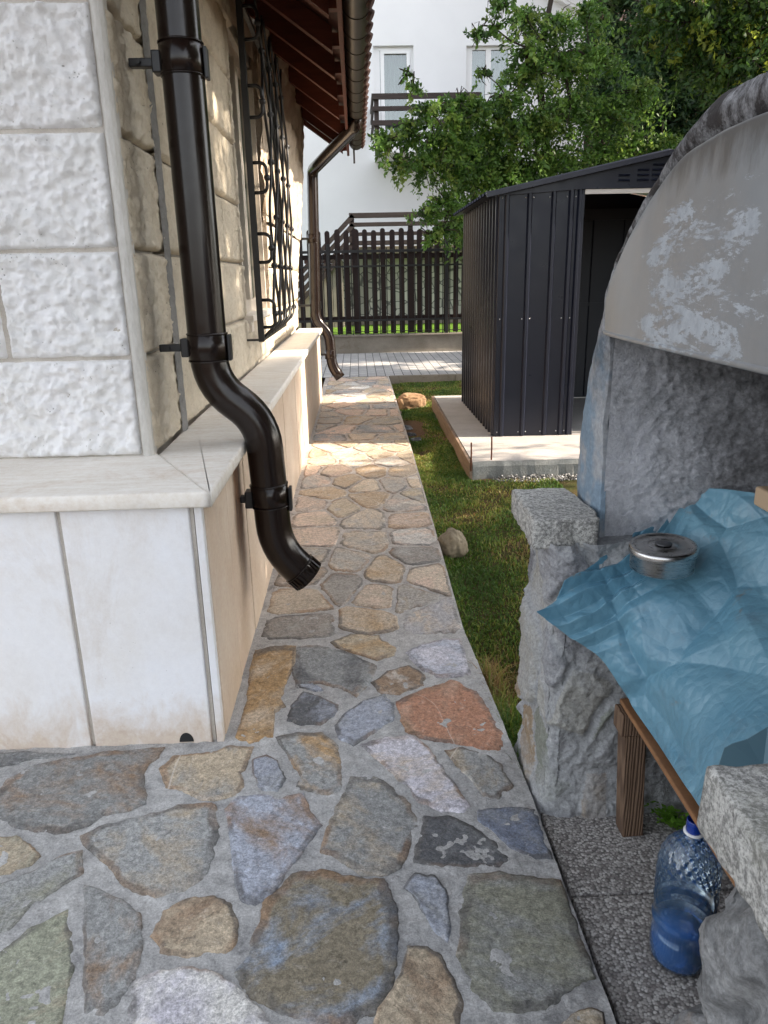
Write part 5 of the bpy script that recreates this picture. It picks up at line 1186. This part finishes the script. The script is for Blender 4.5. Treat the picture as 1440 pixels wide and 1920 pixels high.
nk = G(1304, 1532, .318); bx, by = float(nk[0]), float(nk[1]); b0 = Vector((bx, by, -.021))
bo = thing('plastic_bottle', 'large blue ribbed plastic water bottle, capless, a third full, behind the near pillar', 'bottle', b0)
def dia(a, z):
    if z < .135 or z > .285: return 0
    f = sm(.135, .15, z)*(1-sm(.272, .285, z)); return f*.0016*(abs(math.sin(a*9+z*95))+abs(math.sin(a*9-z*95))-1)
prof = [(0, .006), (.030, .0), (.050, .004), (.0575, .018), (.058, .05), (.0575, .095), (.059, .10), (.059, .106), (.0565, .110), (.0555, .122), (.0575, .130), (.058, .136)]
prof += [(.058-.000*k, .136+.003*k) for k in range(1, 26)]
def shoulder(z): t = (z-.211)/(.296-.211); return .058*(1-t**2.3)**.62*.78+.0128*t+.058*.22*(1-t)
prof += [(shoulder(.211+.0025*k), .211+.0025*k) for k in range(1, 34)]
prof += [(.0155, .297), (.0140, .300), (.0140, .304)]
m = MB(); m.lathe(b0, prof, 160, dia); m.build('body', M['bottle'], bo, fix=False)
m = MB(); m.lathe(b0, [(0, .008), (.029, .002), (.049, .006), (.0563, .019), (.0568, .05), (.0565, .088), (0, .088)], 64); m.build('water', M['water'], bo)
m = MB(); m.lathe(b0, [(.0140, .304), (.0185, .3045), (.0185, .3075), (.0140, .308)], 40); m.build('neck_ring', M['pvc'], bo)
m = MB(); pr = [(.0140, .308)]+[(.0138+(.0012 if k % 3 == 1 else 0), .310+.0022*k) for k in range(11)]+[(.0125, .334), (.0125, .30)]; m.lathe(b0, pr, 40); m.build('neck', M['neck'], bo)
wb = Vector(AY(1462, 948, 1.44)); m = MB()
m.box(wb.x-.03, wb.x+.05, wb.y-.02, wb.y+.05, wb.z-.012, wb.z+.03, .006)
tag(m.build('wood_offcut', NT('pale_wood', .7, .3).out((.48, .34, .22))), 'pale wooden offcut lying on the back of the blue sheet at the right', 'wood piece')

# weeds at the foot of the pillar
def sprig(c, n, R_, seed, label, grp):
    r = random.Random(seed); m = MB(); cols = []
    for i in range(n):
        a = r.uniform(0, 6.28); d = R_*r.random()**.6; p = Vector((c[0]+d*math.cos(a), c[1]+d*math.sin(a)*.6, c[2])); h = r.uniform(.008, .045)*(1-.5*d/R_)
        t = p+Vector((r.uniform(-.01, .01), r.uniform(-.01, .01), h)); m.tube([p, t], .0007, 4, cap=False); cols += [(.10, .14, .03, 1)]*8
        for k in range(3):
            b = a+k*2.1+r.random(); L = r.uniform(.006, .011); dx = Vector((math.cos(b), math.sin(b), r.uniform(-.1, .5))); s = Vector((-math.sin(b), math.cos(b), 0))*L*.55
            m.add([t, t+dx*L+s, t+dx*L*1.9, t+dx*L-s], [(0, 1, 2, 3)]); g = r.uniform(.7, 1.3); cols += [(.16*g, .32*g, .04*g, 1)]*4
    m.col = {'col': cols}; tag(m.build('weed', M['leaf'], fix=False), label, 'weed', grp)
w1, w2, w3 = G(1218, 1515, -.02), G(1250, 1540, -.02), G(1278, 1556, -.02)
sprig(w1, 26, .022, 1, 'green weed right beside the foot of the bench leg', 'weeds at the foot of the fireplace wall')
sprig(w2, 30, .026, 2, 'spreading green weed between the bench leg plant and the bottle', 'weeds at the foot of the fireplace wall')
sprig(w3, 24, .020, 3, 'green weed closest to the neck of the blue bottle', 'weeds at the foot of the fireplace wall')

# ================================================================== TREES
def tree(name, label, cat, trunk, clumps, nper, lsize, pal, seed, r0=.11, droop=.3, grp=None, spread=(1, 1, .75), needle=False):
    r = np.random.default_rng(seed); base = Vector((trunk[0][0], trunk[0][1], trunk[0][2])); t = thing(name, label, cat, base, grp)
    m = MB(); n = len(trunk); m.tube(spline(trunk, 5), [r0*(1-.75*i/((n-1)*5)) for i in range((n-1)*5+1)], 10)
    tp_ = [Vector(q) for q in trunk]
    dt = lambda c: min((q-c).length for q in tp_)
    nodes = [(q, .045) for q in tp_]
    for (cx, cy, cz, R_) in sorted(clumps, key=lambda k: dt(Vector(k[:3]))):
        c = Vector((cx, cy, cz)); s, rs_ = min(nodes, key=lambda q: (q[0]-c).length); mid = (s+c)/2+Vector(r.normal(0, .05, 3))+Vector((0, 0, .05))
        rr = min(rs_*.8, .03); m.tube(spline([s, mid, c], 5), [rs_*.8*(1-k/10)+rr*.7*k/10 for k in range(11)], 6, cap=False); nodes.append((c, rr*.8))
        for k in range(7):
            d = Vector(r.normal(0, 1, 3)); d.normalize(); m.tube([c-d*R_*.1, c+d*R_*.5+Vector(r.normal(0, .05, 3)), c+Vector((d.x, d.y, d.z-droop*.5))*R_*.95], [.009, .006, .002], 4, cap=False)
    m.build('trunk', M['bark'], t, fix=False)
    Vs, Cs = [], []
    for (cx, cy, cz, R_) in clumps:
        k = int(nper*(R_/.5)**2)
        # leaves gather on twigs that fan out of each clump's middle
        nt = max(8, k//22); th = r.normal(0, 1, (nt, 3)); th /= np.linalg.norm(th, axis=1)[:, None]; ln = R_*(.55+.75*r.random(nt))
        ti_ = r.integers(0, nt, k); s = r.random(k)**.55; P = np.array([cx, cy, cz])+th[ti_]*(ln[ti_]*s)[:, None]*np.array(spread)
        P[:, 2] -= droop*(ln[ti_]*s)**2/R_; P += r.normal(0, R_*.055, (k, 3))
        a = r.normal(0, 1, (k, 3)); a[:, 2] -= .5; a /= np.linalg.norm(a, axis=1)[:, None]; b = np.cross(a, r.normal(0, 1, (k, 3))); b /= np.linalg.norm(b, axis=1)[:, None]
        L = lsize*(.65+.7*r.random(k)); W = L*(.26 if not needle else .15)
        nrm = np.cross(a, b); q0 = P; q1 = P+a*(L*.5)[:, None]+b*W[:, None]+nrm*(W*.3)[:, None]; q2 = P+a*L[:, None]; q3 = P+a*(L*.5)[:, None]-b*W[:, None]+nrm*(W*.3)[:, None]
        Vs.append(np.stack([q0, q1, q2, q3], 1).reshape(-1, 3))
        pa = np.array(pal); tone = r.random(nt)*.7+.65; idx = np.clip((r.normal(len(pal)*.42, len(pal)*.3, nt)).astype(int), 0, len(pal)-1)
        col = pa[idx[ti_]]*tone[ti_][:, None]*(.8+.4*r.random(k))[:, None]; col = np.concatenate([col, np.ones((k, 1))], 1); Cs.append(np.repeat(col, 4, 0))
    V = np.concatenate(Vs); Cc = np.concatenate(Cs); nl = len(V)//4
    me = bpy.data.meshes.new('crown'); me.vertices.add(len(V)); me.vertices.foreach_set('co', V.ravel()); me.loops.add(nl*4); me.loops.foreach_set('vertex_index', np.arange(nl*4)); me.polygons.add(nl)
    me.polygons.foreach_set('loop_start', np.arange(0, nl*4, 4)); me.polygons.foreach_set('loop_total', np.full(nl, 4)); me.update(calc_edges=True); me.materials.append(M['leaf'])
    at = me.attributes.new('col', 'FLOAT_COLOR', 'POINT'); at.data.foreach_set('color', Cc.ravel()); me.validate()
    o = bpy.data.objects.new('crown', me); C.objects.link(o); adopt(o, t); return t
def pc(L): return [(*[float(k) for k in AY(x, y, Y)], R_) for x, y, Y, R_ in L]
green = [(.052, .115, .018), (.075, .150, .026), (.105, .185, .035), (.16, .23, .045), (.030, .070, .014)]
A = pc([(722,262,9.4,.26),(765,248,9.6,.32),(800,300,9.8,.36),(752,300,9.5,.2),(800,205,9.6,.26),(775,165,9.5,.13),(765,135,9.5,.08),(835,260,9.8,.42),(862,228,9.8,.3),(905,135,9.9,.13),(885,190,9.9,.22),(848,200,9.9,.34),(862,190,9.9,.18),(905,215,10,.42),
 (880,330,10,.42),(840,380,9.8,.34),(800,390,9.6,.2),(828,432,9.6,.24),(805,440,9.6,.12),(870,420,9.9,.3),(930,320,10.2,.5),(960,250,10.2,.5),(950,185,10,.32),(895,62,9.9,.14),(925,50,10,.16),(990,90,10,.24),
 (985,140,10.2,.42),(1010,230,10.4,.5),(1000,320,10.4,.5),(940,390,10.2,.42),(1060,300,10.6,.5),(1070,200,10.6,.5),(1040,120,10.6,.42),(985,30,10.3,.34),(1040,50,10.5,.4),(1110,110,10.8,.5),(1130,210,10.9,.5),(1130,290,10.9,.42),
 (1180,270,11,.42),(1195,170,11,.42),(1100,30,10.9,.4),(935,5,10,.2),(1240,270,11,.4),(900,280,10.8,.5),(860,300,10.9,.5),(960,350,11,.6),(1020,380,11,.5),(1120,350,11,.5),(880,400,11.2,.5)])
tree('plum_tree', 'leafy green tree spreading over the shed in front of the white house', 'tree', [(2.35, 10.7, -.1), (2.4, 10.65, .9), (2.3, 10.5, 1.8), (2.5, 10.5, 2.8), (2.4, 10.6, 3.8), (2.6, 10.6, 5.0)], A, 2100, .058, green, 3, .10, .45)
dark = [(.018, .045, .016), (.028, .062, .020), (.040, .080, .024), (.060, .095, .025)]
Cn = pc([(1120,170,12.5,.5),(1180,130,12.6,.6),(1240,190,12.5,.6),(1310,160,12.4,.6),(1180,230,12.4,.5),(1260,250,12.3,.5),(1330,230,12.2,.45),(1390,180,12.2,.5),(1280,100,12.7,.6),(1210,70,12.8,.6),(1350,90,12.7,.6),(1420,120,12.5,.5),(1150,60,12.9,.5),(1260,30,13,.6),(1340,20,13,.6),(1420,30,13,.6),(1180,-20,13,.6),(1400,240,12,.5)])
tree('dark_conifer', 'dark drooping conifer behind the shed roof', 'tree', [(5.0, 12.9, -.1), (5.0, 12.9, 2), (5.05, 12.9, 4), (5.0, 12.9, 6), (5, 12.9, 8.5)], Cn, 2600, .11, dark, 5, .16, .5, None, (1.15, 1, .55), True)
yel = [(.030, .070, .014), (.045, .095, .018), (.08, .14, .022), (.20, .24, .030), (.025, .055, .012)]
B = pc([(1290,40,9.2,0.43),(1235,20,9.4,0.38),(1350,60,9.1,0.45),(1400,30,9.0,0.43),(1430,110,8.8,0.43),(1445,190,8.6,0.33),(1380,120,9.0,0.38),(1330,130,9.2,0.33),(1300,95,9.3,0.31),(1200,60,9.6,0.25),(1470,60,8.8,0.50),(1500,150,8.6,0.50),(1405,165,8.9,0.28),(1290,-30,9.2,0.50),(1390,-40,9.0,0.56),(1500,-40,8.8,0.62)])
tree('broadleaf_tree', 'yellow green broadleaf tree above the fireplace at upper right', 'tree', [(5.7, 9.0, -.1), (5.7, 9, 1.8), (5.5, 9, 3.2), (5.2, 8.9, 4.3), (5.1, 8.8, 5.5)], B, 1200, .066, yel, 9, .13)
# trees added out of view on the right to keep the courtyard in shade
def clumpbox(n, x, y, z, R_, seed):
    q = random.Random(seed); return [(q.uniform(*x), q.uniform(*y), q.uniform(*z), R_*q.uniform(.8, 1.2)) for _ in range(n)]
tree('unseen_shade_tree', 'tall dense unseen tree added beyond the fireplace to shade the courtyard', 'tree', [(5.6, .2, -.2), (5.6, .2, 2), (5.6, .1, 4), (5.6, 0, 6)], clumpbox(56, (4.8, 6.4), (-3.6, 1.8), (1.6, 8.2), .95, 1), 190, .26, dark, 12, .18)
tree('unseen_shade_tree', 'looser unseen tree added to the right to shade the path between courtyard and shed', 'tree', [(6.0, 3.2, -.2), (6.0, 3.2, 2), (6.0, 3.1, 4), (6, 3, 6)], clumpbox(14, (5.2, 6.2), (1.2, 3.6), (2.4, 5.0), .8, 6)+clumpbox(46, (5.2, 6.8), (1.4, 4.75), (1.6, 8.2), .80, 2), 440, .10, green, 13, .15)
tree('unseen_shade_tree', 'unseen tree added to the right beyond the shed, shading the block paving', 'tree', [(8.0, 10.0, -.2), (8, 10, 2), (8, 10, 4), (8, 10, 6)], clumpbox(34, (7.2, 9), (8.6, 12.6), (1.5, 8.0), .95, 4), 120, .26, green, 14, .18)
